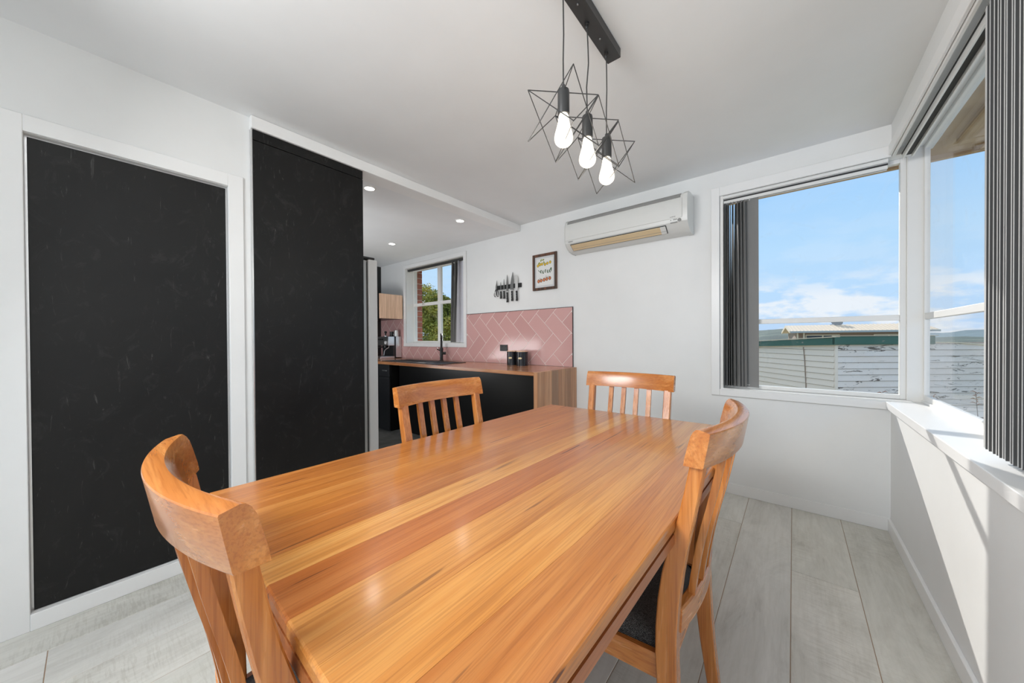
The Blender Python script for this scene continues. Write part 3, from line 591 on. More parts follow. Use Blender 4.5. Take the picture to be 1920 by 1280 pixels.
for x, z, ww in ((ax1 - .115, -.058, .006), (ax1 - .095, -.056, .03), (ax1 - .115, -.078, .05)): bx(b, x, x + ww, -.2125, -.206, z - .003, z + .003)
obj('indicator_marks', b, M_PLASTD, hp)
def text(name, s, size, loc, rot, m, parent, ext=.0004, sx=1):
    cu = bpy.data.curves.new(name, 'FONT'); cu.body = s; cu.size = size; cu.extrude = ext; cu.align_x = 'LEFT'
    tmp = bpy.data.objects.new('tmp', cu); C.objects.link(tmp); dg = bpy.context.evaluated_depsgraph_get()
    me = bpy.data.meshes.new_from_object(tmp.evaluated_get(dg)); bpy.data.objects.remove(tmp)
    me.materials.clear(); me.materials.append(m); o = bpy.data.objects.new(name, me); C.objects.link(o); o.parent = parent; o.location = loc; o.rotation_euler = rot; o.scale = (sx, 1, 1); return o
text('brand_lettering', 'DAIKIN', .013, (ax0 + .035, -.2165, -.066), (R(90 - 8), 0, 0), M_INK, hp, sx=1.1)
text('model_lettering', 'INVERTER', .009, (ax1 - .115, -.2215, -.040), (R(88), 0, 0), M_PLASTD, hp)

# ------------------------------------------------------------------ vertical blinds
def blind(name, label, group=None): return thing(name, label, 'blind')
def slat(x, y, z0, z1, width, ang, twist=0, amp=.004, mm=None, parent=None, edge=True, top_ang=None):
    n = 10; rings = []
    for i in range(n + 1):
        t = i / n; z = z1 + (z0 - z1) * t; a_ = (top_ang if top_ang is not None else ang) * (1 - t) + ang * t
        rg = []
        for s, off_ in [(-.5, 0), (-.25, .8), (0, 1), (.25, .8), (.5, 0)]:
            u = s * width; v_ = off_ * amp; rg.append((x + u * math.cos(a_) - v_ * math.sin(a_), y + u * math.sin(a_) + v_ * math.cos(a_), z))
        for s, off_ in [(.5, 0), (.25, .8), (0, 1), (-.25, .8), (-.5, 0)]:
            u = s * width; v_ = off_ * amp + .0014; rg.append((x + u * math.cos(a_) - v_ * math.sin(a_), y + u * math.sin(a_) + v_ * math.cos(a_), z))
        rings.append(rg)
    o = obj('slat', sweep(bm_new(), rings), mm or M_BLIND, parent)
    return o
def headrail(b, p0, p1, z0, z1, wd):
    pass
# left stack in window 1
bl = blind('vertical_blind', 'grey vertical blind stacked at the left of the end wall window')
b = bm_new(); y0, y1 = YB + .018, YB + .055
bx(b, DX0 + .02, XR - .012, y0, y0 + .008, 2.205, 2.240, bev=.001, seg=1); bx(b, DX0 + .02, XR - .012, y1 - .008, y1, 2.205, 2.240, bev=.001, seg=1); bx(b, DX0 + .02, XR - .012, y0, y1, 2.240, 2.250)
obj('head_rail', b, M_TRACK, bl); obj('rail_slot', box(DX0 + .022, XR - .012, y0 + .008, y1 - .008, 2.222, 2.239), M_SLOT, bl); obj('rail_shadow_gap', box(DX0 + .022, XR - .012, y0 - .0012, y0, 2.226, 2.237), M_SLOT, bl)
obj('wall_bracket_rail', box(DX0 + .02, XR - .012, YB + .002, YB + .014, 2.240, 2.262, bev=.002, seg=1), M_TRACK, bl)
yb_ = YB + .037
for i, (x, a_, ta) in enumerate([(-.412, 86, 84), (-.404, 80, 84), (-.394, 83, 80), (-.385, 76, 80), (-.374, 72, 82), (-.358, 60, 78), (-.335, 50, 72), (-.318, 46, 66), (-.300, 40, 60), (-.252, 12, 20)]):
    slat(x, yb_ + .002 * (i % 2), .812, 2.203, .089 if i < 9 else .118, -R(a_), mm=M_BLIND, parent=bl, top_ang=-R(ta))
    obj('carrier', box(x - .004, x + .004, yb_ - .004, yb_ + .004, 2.198, 2.222), M_TRACK, bl)
b = bm_new(); [bx(b, x_ - .03, x_ + .05, yb_ - .002, yb_ + .002, .826, .829) for x_ in (-.30,)]; obj('bottom_chain', b, M_TRACK, bl)
# right stack in window 2
br = blind('vertical_blind', 'dark grey vertical blind stacked edge-on along the right window')
b = bm_new(); x0, x1 = .500, .545
bx(b, x0, x0 + .008, RY0, YB + .0, 2.235, 2.272, bev=.001, seg=1); bx(b, x1 - .008, x1, RY0, YB, 2.235, 2.272, bev=.001, seg=1); bx(b, x0, x1, RY0, YB, 2.272, 2.284)
obj('head_rail', b, M_TRACK, br); obj('rail_slot', box(x0 + .008, x1 - .008, RY0, YB, 2.254, 2.271), M_SLOT, br); obj('rail_shadow_gap', box(x0 - .0012, x0, RY0, YB, 2.262, 2.272), M_SLOT, br)
obj('wall_bracket_rail', box(XR + .001, XR + .014, RY0, YB - .02, 2.258, 2.284, bev=.002, seg=1), M_TRACK, br)
xc = .5225
for i in range(12):
    y = 1.838 - i * .0225 + random.uniform(-.003, .003); an_ = R(6 + random.uniform(-5, 5)) if i else R(14)
    slat(xc, y, .815 + random.uniform(0, .004), 2.232, .089, an_, amp=.003, mm=M_BLINDR, parent=br)
    ex, ey = xc - .0452 * math.cos(an_), y - .0452 * math.sin(an_)
    obj('slat_edge', box(ex - .0012, ex, ey - .0012, ey + .0022, .82, 2.23), M_BLINDE, br)
for y in (1.53, 1.455, 1.38): slat(xc, y, .815, 2.232, .089, R(70), mm=M_BLINDR, parent=br)
# kitchen
bk = blind('vertical_blind', 'black and pale vertical blind drawn to the right of kitchen window')
b = bm_new(); bx(b, KX0 + .012, KX1 - .012, YB + .02, YB + .05, 2.222, 2.250, bev=.002, seg=1); obj('head_rail', b, M_GREYM, bk)
for x, a0_, a1_ in [(-3.575, 60, 85), (-3.545, 40, 80), (-3.515, 55, 88), (-3.49, 30, 78), (-3.46, 50, 86)]:
    slat(x, YB + .045, 1.14, 2.22, .11, -R(a1_), mm=M_BLIND if x < -3.47 else M_BLINDL, parent=bk, top_ang=-R(a0_), amp=.006)
slat(-3.40, YB + .05, 1.14, 2.22, .127, -R(8), mm=M_BLINDL, parent=bk)

# ------------------------------------------------------------------ dining table (boards follow the slightly tapering outline)
tb = thing('dining_table', 'long honey timber dining table with plank top, nearest the camera', 'table', (-.745, 1.05, 0), R(0))
def near_y(x): return .204 - .030 * (x + 1.28)
def far_y(x): return 1.903 + .046 * (x + 1.229)
def sx_(x, y): return x + .0300 * (y - .2)
seams = [-1.282, -1.165, -1.058, -.950, -.866, -.800, -.713, -.600, -.485, -.368, -.236]
tones = [(.98, .90, .84), (1.0, .95, .86), (1.02, .98, .88), (.93, .85, .82), (.88, .80, .80), (1.17, 1.34, 1.45), (.92, .76, .74), (1.10, 1.14, 1.12), (1.16, 1.24, 1.20), (1.02, .96, .92)]
for k, (a_, c_) in enumerate(zip(seams, seams[1:])):
    g_ = .00012; b = bm_new(); rings = []
    pts = [(sx_(a_ + g_, near_y(a_)), near_y(a_)), (sx_(c_ - g_, near_y(c_)), near_y(c_)), (sx_(c_ - g_, far_y(c_)), far_y(c_)), (sx_(a_ + g_, far_y(a_)), far_y(a_))]
    L = [(x + .745, y - 1.05) for x, y in pts]
    def ins(P, d): cx = sum(p[0] for p in P) / 4; cy = sum(p[1] for p in P) / 4; return [(p[0] - math.copysign(d if ((k == 0 and p[0] < cx) or (k == 9 and p[0] > cx)) else .00008 * (d > .002), p[0] - cx), p[1] - math.copysign(d, p[1] - cy)) for p in P]
    sweep(b, [[(x, y, .724) for x, y in ins(L, .003)], [(x, y, .727) for x, y in L], [(x, y, .744) for x, y in L], [(x, y, .7485) for x, y in ins(L, .0018)], [(x, y, .750) for x, y in ins(L, .005)]])
    obj('tabletop_board', b, M_TABLE, tb, color=tones[k])
OC = [(sx_(-1.282, .204), near_y(-1.282)), (sx_(-.236, .172), near_y(-.236)), (sx_(-.236, 1.95), far_y(-.236)), (sx_(-1.282, 1.9), far_y(-1.282))]
def insq(d): return [(OC[0][0] + d + .745, OC[0][1] + d - 1.05), (OC[1][0] - d + .745, OC[1][1] + d - 1.05), (OC[2][0] - d + .745, OC[2][1] - d - 1.05), (OC[3][0] + d + .745, OC[3][1] - d - 1.05)]
def rail(d0, d1, z0, z1, bev=.002):
    A, B = insq(d0), insq(d1); os = []
    for i in range(4):
        j = (i + 1) % 4; b = bm_new(); q = [A[i], A[j], B[j], B[i]]
        sweep(b, [[(x, y, z0) for x, y in q], [(x, y, z1) for x, y in q]]); os.append(b)
    return os
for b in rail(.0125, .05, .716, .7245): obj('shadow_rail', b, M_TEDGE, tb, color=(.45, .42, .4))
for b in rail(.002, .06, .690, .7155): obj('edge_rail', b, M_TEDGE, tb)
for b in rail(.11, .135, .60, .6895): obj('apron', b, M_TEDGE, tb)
I = insq(.17)
for (x, y) in I:
    obj('leg', sweep(bm_new(), [[(x + a_ * s_, y + c_ * s_, z) for a_, c_ in ((-1, -1), (1, -1), (1, 1), (-1, 1))] for z, s_ in ((0, .034), (.30, .040), (.6895, .043))]), M_CH['Z'], tb)

# ------------------------------------------------------------------ chairs
def hermite(T, z):
    if z <= T[0][0]: return T[0][1]
    if z >= T[-1][0]: return T[-1][1]
    for i in range(len(T) - 1):
        if z <= T[i + 1][0]:
            (x0, y0), (x1, y1) = T[i], T[i + 1]; xm, ym = T[max(i - 1, 0)]; xp, yp = T[min(i + 2, len(T) - 1)]
            m0 = (y1 - ym) / (x1 - xm); m1 = (yp - y0) / (xp - x0); h_ = x1 - x0; t = (z - x0) / h_
            return (2 * t**3 - 3 * t**2 + 1) * y0 + (t**3 - 2 * t**2 + t) * h_ * m0 + (-2 * t**3 + 3 * t**2) * y1 + (t**3 - t**2) * h_ * m1
def Bk(z): return hermite([(0, .030), (.20, .009), (.40, 0), (.53, .004), (.66, .020), (.78, .043), (.89, .061), (.98, .077)], z)
def Dp(z): return hermite([(0, .034), (.33, .048), (.60, .046), (.75, .035), (.89, .031), (1, .03)], z)
YO = -.22
def bulge(u, k=.050): return k * (1 - (u / .258) ** 2)
def make_chair(label):
    t = thing('dining_chair', label, 'chair', group='matching timber dining chairs')
    # rear legs running up as back posts
    for s in (-1, 1):
        rings = []
        for z in [0, .08, .16, .25, .33, .40, .47, .54, .61, .68, .75, .82, .893]:
            u = s * (.206 + .014 * (z / .9)); wd = .0185; yo = YO - Bk(z) - bulge(u + 0) * (.12 + .5 * max(0, (z - .4) / .5)) * .35; d = Dp(z)
            ch = .003
            rings.append([(u - wd + ch, yo, z), (u + wd - ch, yo, z), (u + wd, yo + ch, z), (u + wd, yo + d - ch, z), (u + wd - ch, yo + d, z), (u - wd + ch, yo + d, z), (u - wd, yo + d - ch, z), (u - wd, yo + ch, z)])
        obj('rear_leg', sweep(bm_new(), rings), M_CH['Z'], t, smooth=True)
    # crest rail
    prof = [(.0015, .888), (0, .891), (0, .9668), (.0015, .9695), (.023, .9750), (.029, .9742), (.034, .968), (.0375, .957), (.039, .940), (.041, .905), (.0405, .888)]
    rings = []
    for i in range(25):
        u = -.253 + .506 * i / 24
        rings.append([(u + (0 if 0 < i < 24 else 0), YO - Bk(z) - bulge(u) + d + .0, z) for d, z in prof])
    obj('crest_rail', sweep(bm_new(), rings), M_CH['X'], t, smooth=True)
    # lower back rail
    rings = []
    for i in range(13):
        u = -.196 + .392 * i / 12; yb_ = YO - bulge(u, .038) + .004 + .008
        rings.append([(u, yb_, .455), (u, yb_ - .003, .512), (u, yb_ + .002, .515), (u, yb_ + .018, .515), (u, yb_ + .022, .511), (u, yb_ + .024, .455)])
    obj('lower_back_rail', sweep(bm_new(), rings), M_CH['X'], t, smooth=True)
    # four slats
    for u in (-.111, -.037, .037, .111):
        rings = []
        for i in range(9):
            z = .508 + (.895 - .508) * i / 8; f = (z - .508) / .387
            yb_ = YO - Bk(z) - bulge(u, .034 + .016 * f) + .012; wd = .0125
            rings.append([(u - wd, yb_ - .001, z), (u + wd, yb_ - .001, z), (u + wd, yb_ + .015, z), (u - wd, yb_ + .015, z)])
        obj('back_slat', sweep(bm_new(), rings), M_CH['Z'], t)
    # seat frame
    fw, bw, yf, yk = .243, .196, .205, -.185
    for s in (-1, 1):
        q = [(s * (bw + .018), yk), (s * (fw + .008), yf), (s * (fw - .016), yf), (s * (bw - .006), yk)]
        obj('side_rail', sweep(bm_new(), [[(x, y, .325) for x, y in q], [(x, y, .388) for x, y in q]]), M_CH['Y'], t)
    obj('front_rail', box(-fw + .016, fw - .016, yf - .024, yf - .002, .325, .388, bev=.002, seg=1), M_CH['X'], t)
    obj('back_rail', box(-bw + .006, bw - .006, yk - .012, yk + .010, .325, .388, bev=.002, seg=1), M_CH['X'], t)
    for s in (-1, 1):
        x = s * (fw - .010); rings = []
        for z, h in ((0, .014), (.1, .016), (.325, .020), (.384, .020)): rings.append([(x - h, yf - .018 - h, z), (x + h, yf - .018 - h, z), (x + h, yf - .018 + h, z), (x - h, yf - .018 + h, z)])
        obj('front_leg', sweep(bm_new(), rings), M_CH['Z'], t)
    # cushion
    n = 14; b = bm_new(); grid = []
    for j in range(n + 1):
        row = []
        for i in range(n + 1):
            a_ = i / n * 2 - 1; c_ = j / n * 2 - 1
            y = -.178 + (.205 + .178) * (c_ + 1) / 2; hw = bw + .004 + (fw - bw + .0) * (c_ + 1) / 2; x = a_ * hw
            e_ = (1 - abs(a_) ** 5) * (1 - abs(c_) ** 5); z = .389 + .040 * (max(0, e_) ** .45) + .006 * (1 - a_ * a_) * (1 - c_ * c_)
            row.append(b.verts.new((x, y, z)))
        grid.append(row)
    for j in range(n):
        for i in range(n): b.faces.new((grid[j][i], grid[j][i + 1], grid[j + 1][i + 1], grid[j + 1][i]))
    bot = [grid[0][i] for i in range(n + 1)] + [grid[j][n] for j in range(1, n + 1)] + [grid[n][i] for i in range(n - 1, -1, -1)] + [grid[j][0] for j in range(n - 1, 0, -1)]
    b.faces.new(bot[::-1]); obj('seat_cushion', b, M_WEAVE, t, smooth='all')
    return t
ch = make_chair('timber dining chair with charcoal seat tucked in on the window side of table')
ch.location = (-.437, 1.105, 0); ch.rotation_euler = (0, 0, R(90))
dup(ch, (-.788, .391, 0), R(-.3), 'timber dining chair at the near left end of table, closest to camera')
dup(ch, (-1.05, 1.075, 0), R(-90), 'timber dining chair on the kitchen side of the table')
dup(ch, (-.742, 1.722, 0), R(182), 'timber dining chair at the far end of table against the grey wall')

# ------------------------------------------------------------------ pendant
pd = thing('pendant_light', 'black three-lamp pendant with wire star cages and lit teardrop bulbs', 'pendant light', (-.62, 1.24, H))
cx0, cy0 = -.62, 1.24
cn = obj('ceiling_bar', box(-.030, .030, -.25, .25, -.040, 0, bev=.0015, seg=1), M_GREYM, pd)
for y in (-.09, .10): obj('cap_nut', lathe(bm_new(), [(0, -.006), (.003, -.0055), (.0042, -.003), (.0042, 0), (0, 0)], 12, c=(.002, y, -.040)), M_BLADE, cn, True)
lamps = [(-.013, -.170), (-.008, .003), (-.009, .186)]
zc = [1.966, 1.958, 1.954]
E_ = [((-1, -1, 1), (1, 1, 1)), ((-1, -1, 1), (-1, 1, -1)), ((-1, -1, 1), (1, -1, -1)), ((1, 1, 1), (-1, 1, -1)), ((1, 1, 1), (1, -1, -1)), ((-1, 1, -1), (1, -1, -1)),
      ((1, -1, 1), (1, 1, -1)), ((1, -1, 1), (-1, -1, -1)), ((1, -1, 1), (-1, 1, 1)), ((-1, 1, 1), (1, 1, -1)), ((-1, 1, 1), (-1, -1, -1))]
for k, ((x, y), z) in enumerate(zip(lamps, zc)):
    zt = z - H
    obj('cord_grip', lathe(bm_new(), [(0, -.062), (.004, -.062), (.006, -.058), (.006, -.05), (.009, -.048), (.009, -.040), (0, -.040)], 14, c=(x, y, 0)), M_BLK, cn, True)
    bow = .006 * (1 if k == 1 else .3)
    obj('cord', tube(bm_new(), [(x, y, -.05), (x + bow * .6, y, -.12), (x + bow, y, -.2), (x - bow * .4, y, -.29), (x, y, zt + .105)], .0026, 8), M_GREYM, pd, True)
    so = obj('lamp_socket', lathe(bm_new(), [(0, .118), (.006, .116), (.008, .106), (.010, .100), (.0195, .097), (.0208, .090), (.0208, .016), (.0195, .012), (0, .012)], 24, c=(x, y, zt)), M_GREYM, pd, True)
    BP = [(-.104, 0.0005), (-.102, .009), (-.097, .019), (-.088, .0285), (-.076, .0325), (-.062, .0318), (-.046, .0278), (-.026, .0225), (-.006, .0188), (.008, .0165), (.015, .013)]
    obj('bulb', lathe(bm_new(), [(max(.0004, hermite(BP, -.104 + .119 * q / 36)), -.104 + .119 * q / 36) for q in range(37)], 28, c=(x, y, zt)), M_BULB, pd, smooth='all')
    b = bm_new(); hc = .0902
    for p, q in E_: tube(b, [(x + p[0] * hc, y + p[1] * hc, zt + p[2] * hc), (x + q[0] * hc, y + q[1] * hc, zt + q[2] * hc)], .0017, 6)
    tube(b, [(x - hc, y + hc, zt + hc), (x, y, zt + .109)], .0014, 6) if False else None
    obj('star_cage', b, M_GREYM, pd)
    lamp('bulb_glow', 'POINT', (cx0 + x, cy0 + y, z - .16), 1.5, (1, .92, .80), shadow_soft_size=.05).parent = None

# downlights
for (x, y, lab) in [(-2.622, 1.413, 'recessed ceiling downlight in kitchen nearest the black panel'), (-2.634, 2.39, 'recessed ceiling downlight in kitchen nearest the end wall beam'), (-3.922, 2.406, 'recessed ceiling downlight in front of the kitchen window')]:
    t = thing('downlight', lab, 'light', (x, y, HK), 0, 'kitchen downlights')
    obj('bezel', lathe(bm_new(), [(.045, 0), (.052, 0), (.050, -.006), (.038, -.006), (.036, -.001), (.045, -.001)], 28), M_TRACK, t, True)
    obj('lens', lathe(bm_new(), [(0, -.001), (.037, -.001), (.036, -.004), (0, -.0045)], 28), M_LED, t)
    l = lamp('downlight_beam', 'SPOT', (x, y, HK - .02), 7, (1, .97, .92), spot_size=R(140), spot_blend=.8, shadow_soft_size=.04)

# ------------------------------------------------------------------ outside
def terr(x, y):
    r = math.hypot(x, y)
    an = math.atan2(x, y)
    z = -1.65 - min(1, max(0, (r - 18) / 60)) * 5.5
    def nn_(s, k): return math.sin(an * s + k) * .5 + math.sin(an * s * 2.3 + k * 2) * .3 + math.sin(an * s * 5.1 + k) * .2
    if r > 90:
        t = min(1, (r - 90) / 290); t = t * t * (3 - 2 * t)
        hh = 6 + 4 * nn_(5, 1.0) + (1.5 if an < .03 else -5 * min(1, max(0, (an - .03) / .1)))
        z = z + t * (hh + 4.5)
    if r > 420: z += min(1, (r - 420) / 900) * (12 + 5 * nn_(4, 2.2))
    return z
b = bm_new(); rows = []
rs_ = [0.01, 3, 6, 10, 14, 18, 25, 35, 50, 70, 90, 120, 150, 190, 230, 280, 330, 380, 420, 500, 650, 850, 1100, 1400]
NA = 140
for r in rs_:
    rows.append([b.verts.new((r * math.sin(-2.0 + 3.6 * i / NA), 3.3 + r * math.cos(-2.0 + 3.6 * i / NA), terr(r * math.sin(-2.0 + 3.6 * i / NA), r * math.cos(-2.0 + 3.6 * i / NA)) + (random.uniform(-1, 1.4) * (r / 380) if r > 200 else 0))) for i in range(NA + 1)])
for a_, c_ in zip(rows, rows[1:]):
    for i in range(NA):
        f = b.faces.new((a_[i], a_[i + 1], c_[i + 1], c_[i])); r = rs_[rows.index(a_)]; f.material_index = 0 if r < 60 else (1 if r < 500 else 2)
o = obj('ground', b, [M_GROUND, M_HILL, M_FARH]); o['kind'] = 'structure'; o['label'] = 'dry ground falling away to wooded hills outside the windows'; o['category'] = 'ground'
b = bm_new(); bx(b, -6, 2.4, YB + .2, YB + .76, 2.47, 2.49); bx(b, XR + .2, XR + 1.4, -3.4, YB + .2, 2.47, 2.49)
struct('eave_soffit', b, M_SOFFIT, 'brown soffit of the eave seen at top of right window', 'eave')
b = bm_new(); bx(b, -6, XR + 1.42, YB + .76, YB + .80, 2.44, 2.62); bx(b, XR + 1.4, XR + 1.44, -3.4, YB + .8, 2.44, 2.62); bx(b, -6, XR + 1.4, -3.4, YB + .76, 2.60, 2.66); bx(b, XR + .36, XR + .42, -3.4, YB + .5, 2.44, 2.47); bx(b, XR + .52, XR + .56, -3.4, YB + .76, 2.445, 2.47)
struct('eave_fascia', b, M_SOFFIT, 'brown fascia and battens of the eave outside right window', 'eave')

# neighbour shed
an = R(39.325)
sh = thing('neighbour_shed', 'peeling white weatherboard shed with green gutter outside the dining window', 'shed', (.85, 12.2, -1.7), an)
for k in range(17):
    z1 = 2.69 - k * .1595; z0 = z1 - .1500
    for side in (0, 1):
        if side == 0: rg = [[(x, 0, z0), (x, -.030, z0), (x, -.010, z1), (x, 0, z1)] for x in (0.02, 7.5)]
        else: rg = [[(0, y, z0), (-.030, y, z0), (-.010, y, z1), (0, y, z1)] for y in (.02, 4.4)]
        s = random.uniform(.95, 1.03); obj('weatherboard', sweep(bm_new(), rg), M_WB if side == 0 else M_WBP, sh)
obj('corner_board', box(-.034, .03, -.034, .0, 0, 2.69), M_WBP, sh)
obj('wall_core', box(.01, 7.5, .005, 4.4, 0, 2.68), mat('lap_shadow_brown', (.10, .07, .05), .9), sh)  # core coloured dark to stand for the shadow lines between boards
obj('downpipe', tube(bm_new(), [(-.03, .95, 2.6), (-.035, .90, 2.2), (-.03, .86, 1.4), (-.04, .84, .2)], .012, 6), M_HWALL, sh)
obj('gutter', box(-.12, 2.45, -.12, -.02, 2.68, 2.90, bev=.02), M_GREEN, sh)
b = bm_new(); sweep(b, [[(-.12, y, z0), (-.03, y, z0), (-.03, y, z1), (-.12, y, z1)] for y, z0, z1 in ((-.1, 2.68, 2.86), (4.4, 2.53, 2.68))]); obj('side_gutter', b, M_GREEN, sh)
b = bm_new(); sweep(b, [[(-.15, y, z), (0, y, z), (0, y, z + .02), (-.15, y, z + .02)] for y, z in ((-.12, 2.875), (4.4, 2.69))]); obj('side_capping', b, M_CREAM, sh)
obj('front_capping', box(-.1, 2.5, -.14, .0, 2.90, 2.915), M_CREAM, sh)
b = bm_new(); sweep(b, [[(x, -.05, z), (x, .1, z), (x, .1, z + .03), (x, -.05, z + .03)] for x, z in ((2.4, 2.72), (3.2, 2.70), (4.0, 2.63), (5.0, 2.58), (7.5, 2.52))]); obj('low_capping', b, M_CREAM, sh)
obj('roof_sheet', sweep(bm_new(), [[(0, -.05, 2.70), (2.45, -.05, 2.70), (2.45, -.05, 2.88), (0, -.05, 2.87)], [(0, 4.4, 2.5), (2.45, 4.4, 2.5), (2.45, 4.4, 2.66), (0, 4.4, 2.66)]]), M_CREAM, sh)
# seedling weeds before the shed
for i, (u, lab) in enumerate([(.50, 'dry reddish weed by the corner of the shed, leftmost of the weeds'), (.72, 'dry reddish weed just right of the leftmost one by the shed'), (1.62, 'dry reddish weed low in the end wall window, left of the corner post pair'), (1.90, 'dry reddish weed nearest the white corner post in the end wall window'), (3.05, 'tall dry weed seen through the right window nearest the corner post'), (3.45, 'middle dry weed seen through the right window'), (4.0, 'short dry weed nearest the grey blind in the right window')]):
    px_ = Vector((.85, 12.2)) + Vector((math.cos(an), math.sin(an))) * u * .98 + Vector((math.sin(an), -math.cos(an))) * .5
    t = thing('dry_weed', lab, 'plant', (px_.x, px_.y, -1.62), random.uniform(0, 6), 'dry weeds before the shed')
    b = bm_new(); hgt = 1.36 + .10 * random.random()
    tube(b, [(0, 0, 0), (.03, .02, hgt * .5), (.0, .05, hgt)], [.012, .008, .004], 5); obj('stem', b, M_BARK, t)
    b = bm_new()
    for q in range(10):
        z = hgt * (.78 + .024 * q); a_ = q * 2.4; tube(b, [(0.01, .04, z), (.05 * math.cos(a_), .04 + .05 * math.sin(a_), z + .03), (.10 * math.cos(a_), .04 + .09 * math.sin(a_), z + .01)], [.006, .010, .002], 4)
    obj('dry_leaves', b, mat('dry_leaf', (.42, .19, .11), .8), t)

# cream roofed house
hs = thing('neighbour_house', 'cream roofed brick house beyond the green guttered shed', 'house', (-.15, 30.9, -3.2), R(6.5))
HL = 6.9
obj('wall', box(.35, HL - .3, .35, 4.45, 0, 4.74), M_HWALL, hs)
P_ = [(0, 4.80), (2.4, 5.26), (4.8, 4.80), (4.8, 4.70), (2.4, 5.14), (0, 4.70)]
rf = obj('roof', sweep(bm_new(), [[(xa, y, z) for y, z in P_] for xa in (0, HL)]), M_ROOF, hs)
b = bm_new(); [sweep(b, [[(x, 0, 4.80), (x + .03, 0, 4.80), (x + .03, 0, 4.825), (x, 0, 4.825)], [(x, 2.4, 5.26), (x + .03, 2.4, 5.26), (x + .03, 2.4, 5.285), (x, 2.4, 5.285)]]) for x in [.12 + .19 * q for q in range(36)]]; obj('roof_ribs', b, M_CREAM, rf)
obj('gable', sweep(bm_new(), [[(xa, .35, 4.7), (xa, 4.45, 4.7), (xa, 2.4, 5.10)] for xa in (.33, .40)]), M_CREAM, hs)
obj('barge_board', sweep(bm_new(), [[(xa, y, z) for y, z in [(0, 4.66), (2.4, 5.10), (4.8, 4.66), (4.8, 4.82), (2.4, 5.28), (0, 4.82)]] for xa in (-.05, -.001)]), M_CREAM, hs)
obj('house_gutter', box(0, HL, -.10, -.002, 4.68, 4.80), mat('grey_gutter', (.45, .5, .52), .5), hs)
for x0, ww in ((.85, 1.75), (4.2, 1.3)):
    wf = obj('window', box(x0, x0 + ww, .30, .352, 3.1, 4.56), M_CREAM, hs)
    for q in (0, 1): obj('pane', box(x0 + .06 + q * ww / 2, x0 + ww / 2 - .02 + q * ww / 2, .28, .302, 3.2, 4.48), M_DKG, wf)
for x in (.36, .70): obj('verandah_post', box(x, x + .08, .1, .18, 0, 4.70), M_CREAM, hs)
ds = thing('satellite_dish', 'small satellite dish on the cream house roof', 'dish', (2.35, 33.6, 2.03), R(20))
obj('reflector', lathe(bm_new(), [(0, 0), (.18, .03), (.34, .11), (.35, .12), (.18, .045), (0, .012)], 20, mx=Matrix.Translation((0, 0, .20)) @ Matrix.Rotation(R(60), 4, 'X')), M_PLASTD, ds, True)
obj('mast', tube(bm_new(), [(0, 0, -.1), (0, 0, .22)], .03, 8), M_PLASTD, ds)
obj('stay', tube(bm_new(), [(-.5, 0, -.05), (0, 0, .15), (.5, 0, -.05)], .015, 6), M_PLASTD, ds)
# far houses
FW = mat('far_house_wall', (.55, .45, .38), .9); FR = [mat('far_roof_a', (.42, .24, .17), .9), mat('far_roof_b', (.45, .45, .45), .9), mat('far_roof_c', (.62, .48, .36), .9)]
cols = ['red', 'grey', 'tan']
for i in range(16):
    row, k = divmod(i, 4); r = 150 + row * 22; aa = -.088 + k * .018 + (row % 2) * .008 if i < 12 else .150 + k * .035
    if i >= 12: r = 150
    x, y = r * math.sin(aa), r * math.cos(aa) + 3.3; z = terr(x, y - 3.3) - .3
    t = thing('distant_house', 'tiny distant house with %s roof on the hillside beyond the shed' % cols[i % 3], 'house', (x, y, z), (i % 3 - 1) * .2, 'distant %s roofed houses' % cols[i % 3])
    obj('wall', box(-.9, .9, -1.2, 1.2, 0, 2.4), FW, t)
    obj('roof', sweep(bm_new(), [[(-1.0, -1.4, 2.4), (-1.0, 1.4, 2.4), (-1.0, 0, 3.3)], [(1.0, -1.4, 2.4), (1.0, 1.4, 2.4), (1.0, 0, 3.3)]]), FR[i % 3], t)
# brick pier outside kitchen window
pz = thing('brick_pier', 'red brick pier outside the kitchen window on its left', 'pier', (-5.0, 3.37, .6))
obj('mortar_core', box(-.30, .192, -.105, .128, -2.2, 1.87), M_MORTAR, pz)
for k in range(34):
    z = -1.2 + k * .09
    cuts = [-.108, .012, .132] if k % 2 else [-.108, .132]
    for a_, c_ in zip(cuts, cuts[1:]): obj('brick', box(-.30, .200 + random.uniform(-.002, .002), a_ + .004, c_ - .004, z + .005, z + .085, bev=.003, seg=1), M_BRICK, pz)
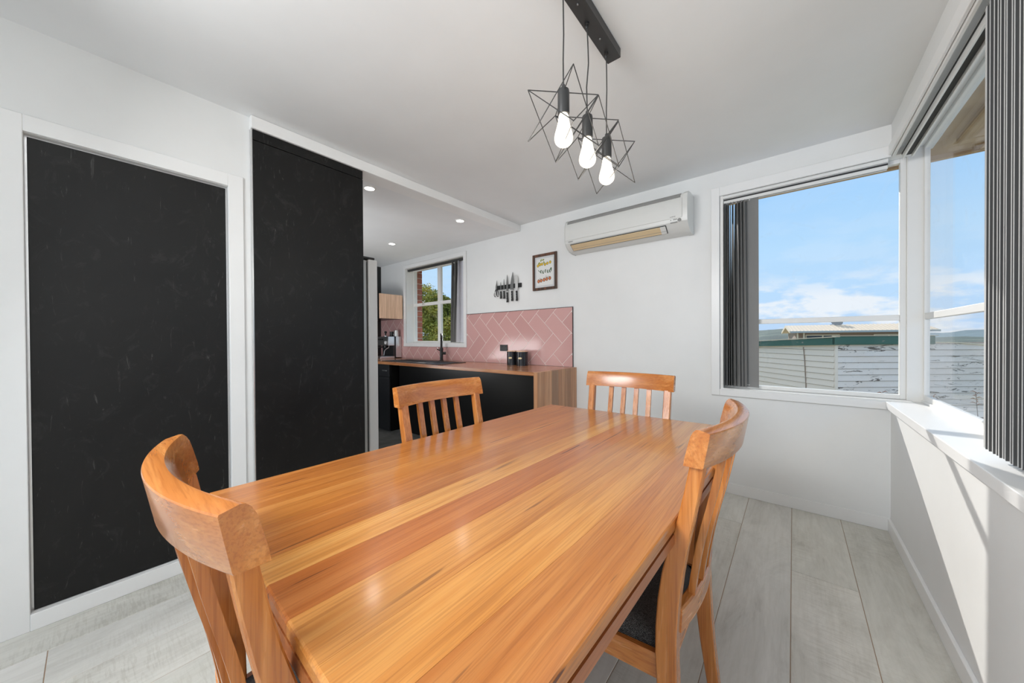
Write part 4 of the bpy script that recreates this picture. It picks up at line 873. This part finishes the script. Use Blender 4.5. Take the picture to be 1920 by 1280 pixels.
# trees beyond the kitchen window
def tree(x, y, base, blobs, label, n, seed):
    rnd = random.Random(seed); t = thing('wattle_tree', label, 'tree', (x, y, base), 0, 'trees beyond the kitchen window')
    b = bm_new(); tube(b, [(0, 0, 0), (.1, .1, 1.2), (0, .2, 2.4)], [.14, .10, .05], 8)
    for q in range(5): a_ = q * 1.3; tube(b, [(.05, .1, 1.2 + .15 * q), (.6 * math.cos(a_), .6 * math.sin(a_), 2.0 + .25 * q)], [.05, .02], 6)
    obj('trunk', b, M_BARK, t)
    vs, fs = [], []
    for i in range(n):
        bx_, by_, bz_, br_ = blobs[rnd.randrange(len(blobs))]
        d = Vector((rnd.gauss(0, 1), rnd.gauss(0, 1), rnd.gauss(0, 1))).normalized() * br_ * (.72 + .36 * rnd.random() ** 1.2)
        d *= 1 + .16 * math.sin(d.x * 9 + bx_ * 5) * math.cos(d.z * 8 + by_)
        p = Vector((bx_, by_, bz_)) + d; s = rnd.uniform(.024, .058)
        u = Vector((rnd.gauss(0, 1), rnd.gauss(0, 1), rnd.gauss(0, .7))).normalized(); v_ = u.cross(Vector((rnd.gauss(0, 1), rnd.gauss(0, 1), rnd.gauss(0, 1)))).normalized()
        k = len(vs); vs += [p - u * s, p + v_ * s * .45, p + u * s, p - v_ * s * .45]; fs.append((k, k + 1, k + 2, k + 3))
    me = bpy.data.meshes.new('foliage'); me.from_pydata(vs, [], fs); me.materials.append(M_LEAF)
    o = bpy.data.objects.new('foliage', me); C.objects.link(o); o.parent = t; o['kind'] = 'stuff'
tree(-9.9, 8.2, -1.7, [(-.6, 0, 2.6, 1.3), (.0, .2, 3.1, 1.0), (.7, -.2, 2.4, 1.1), (-.9, .3, 3.9, .75), (-.3, 0, 3.9, .6), (.9, .5, 3.3, .8), (0, -.3, 1.4, 1.2), (-1.3, 0, 1.6, 1.1), (1.2, 0, 1.5, 1.1), (-1.9, .4, 4.3, .8)], 'taller yellow-green wattle tree beyond the left kitchen panes', 90000, 3)
tree(-8.6, 12.3, -1.7, [(-.8, 0, 2.5, 1.1), (.1, .2, 2.7, 1.0), (.9, -.1, 2.4, 1.0), (0, -.3, 1.3, 1.2), (-1.1, 0, 1.4, 1.1), (1.3, 0, 1.3, 1.0), (.5, .3, 3.2, .6), (1.9, 0, 2.0, 1.0)], 'lower yellow-green wattle tree beyond the right kitchen panes', 70000, 5)
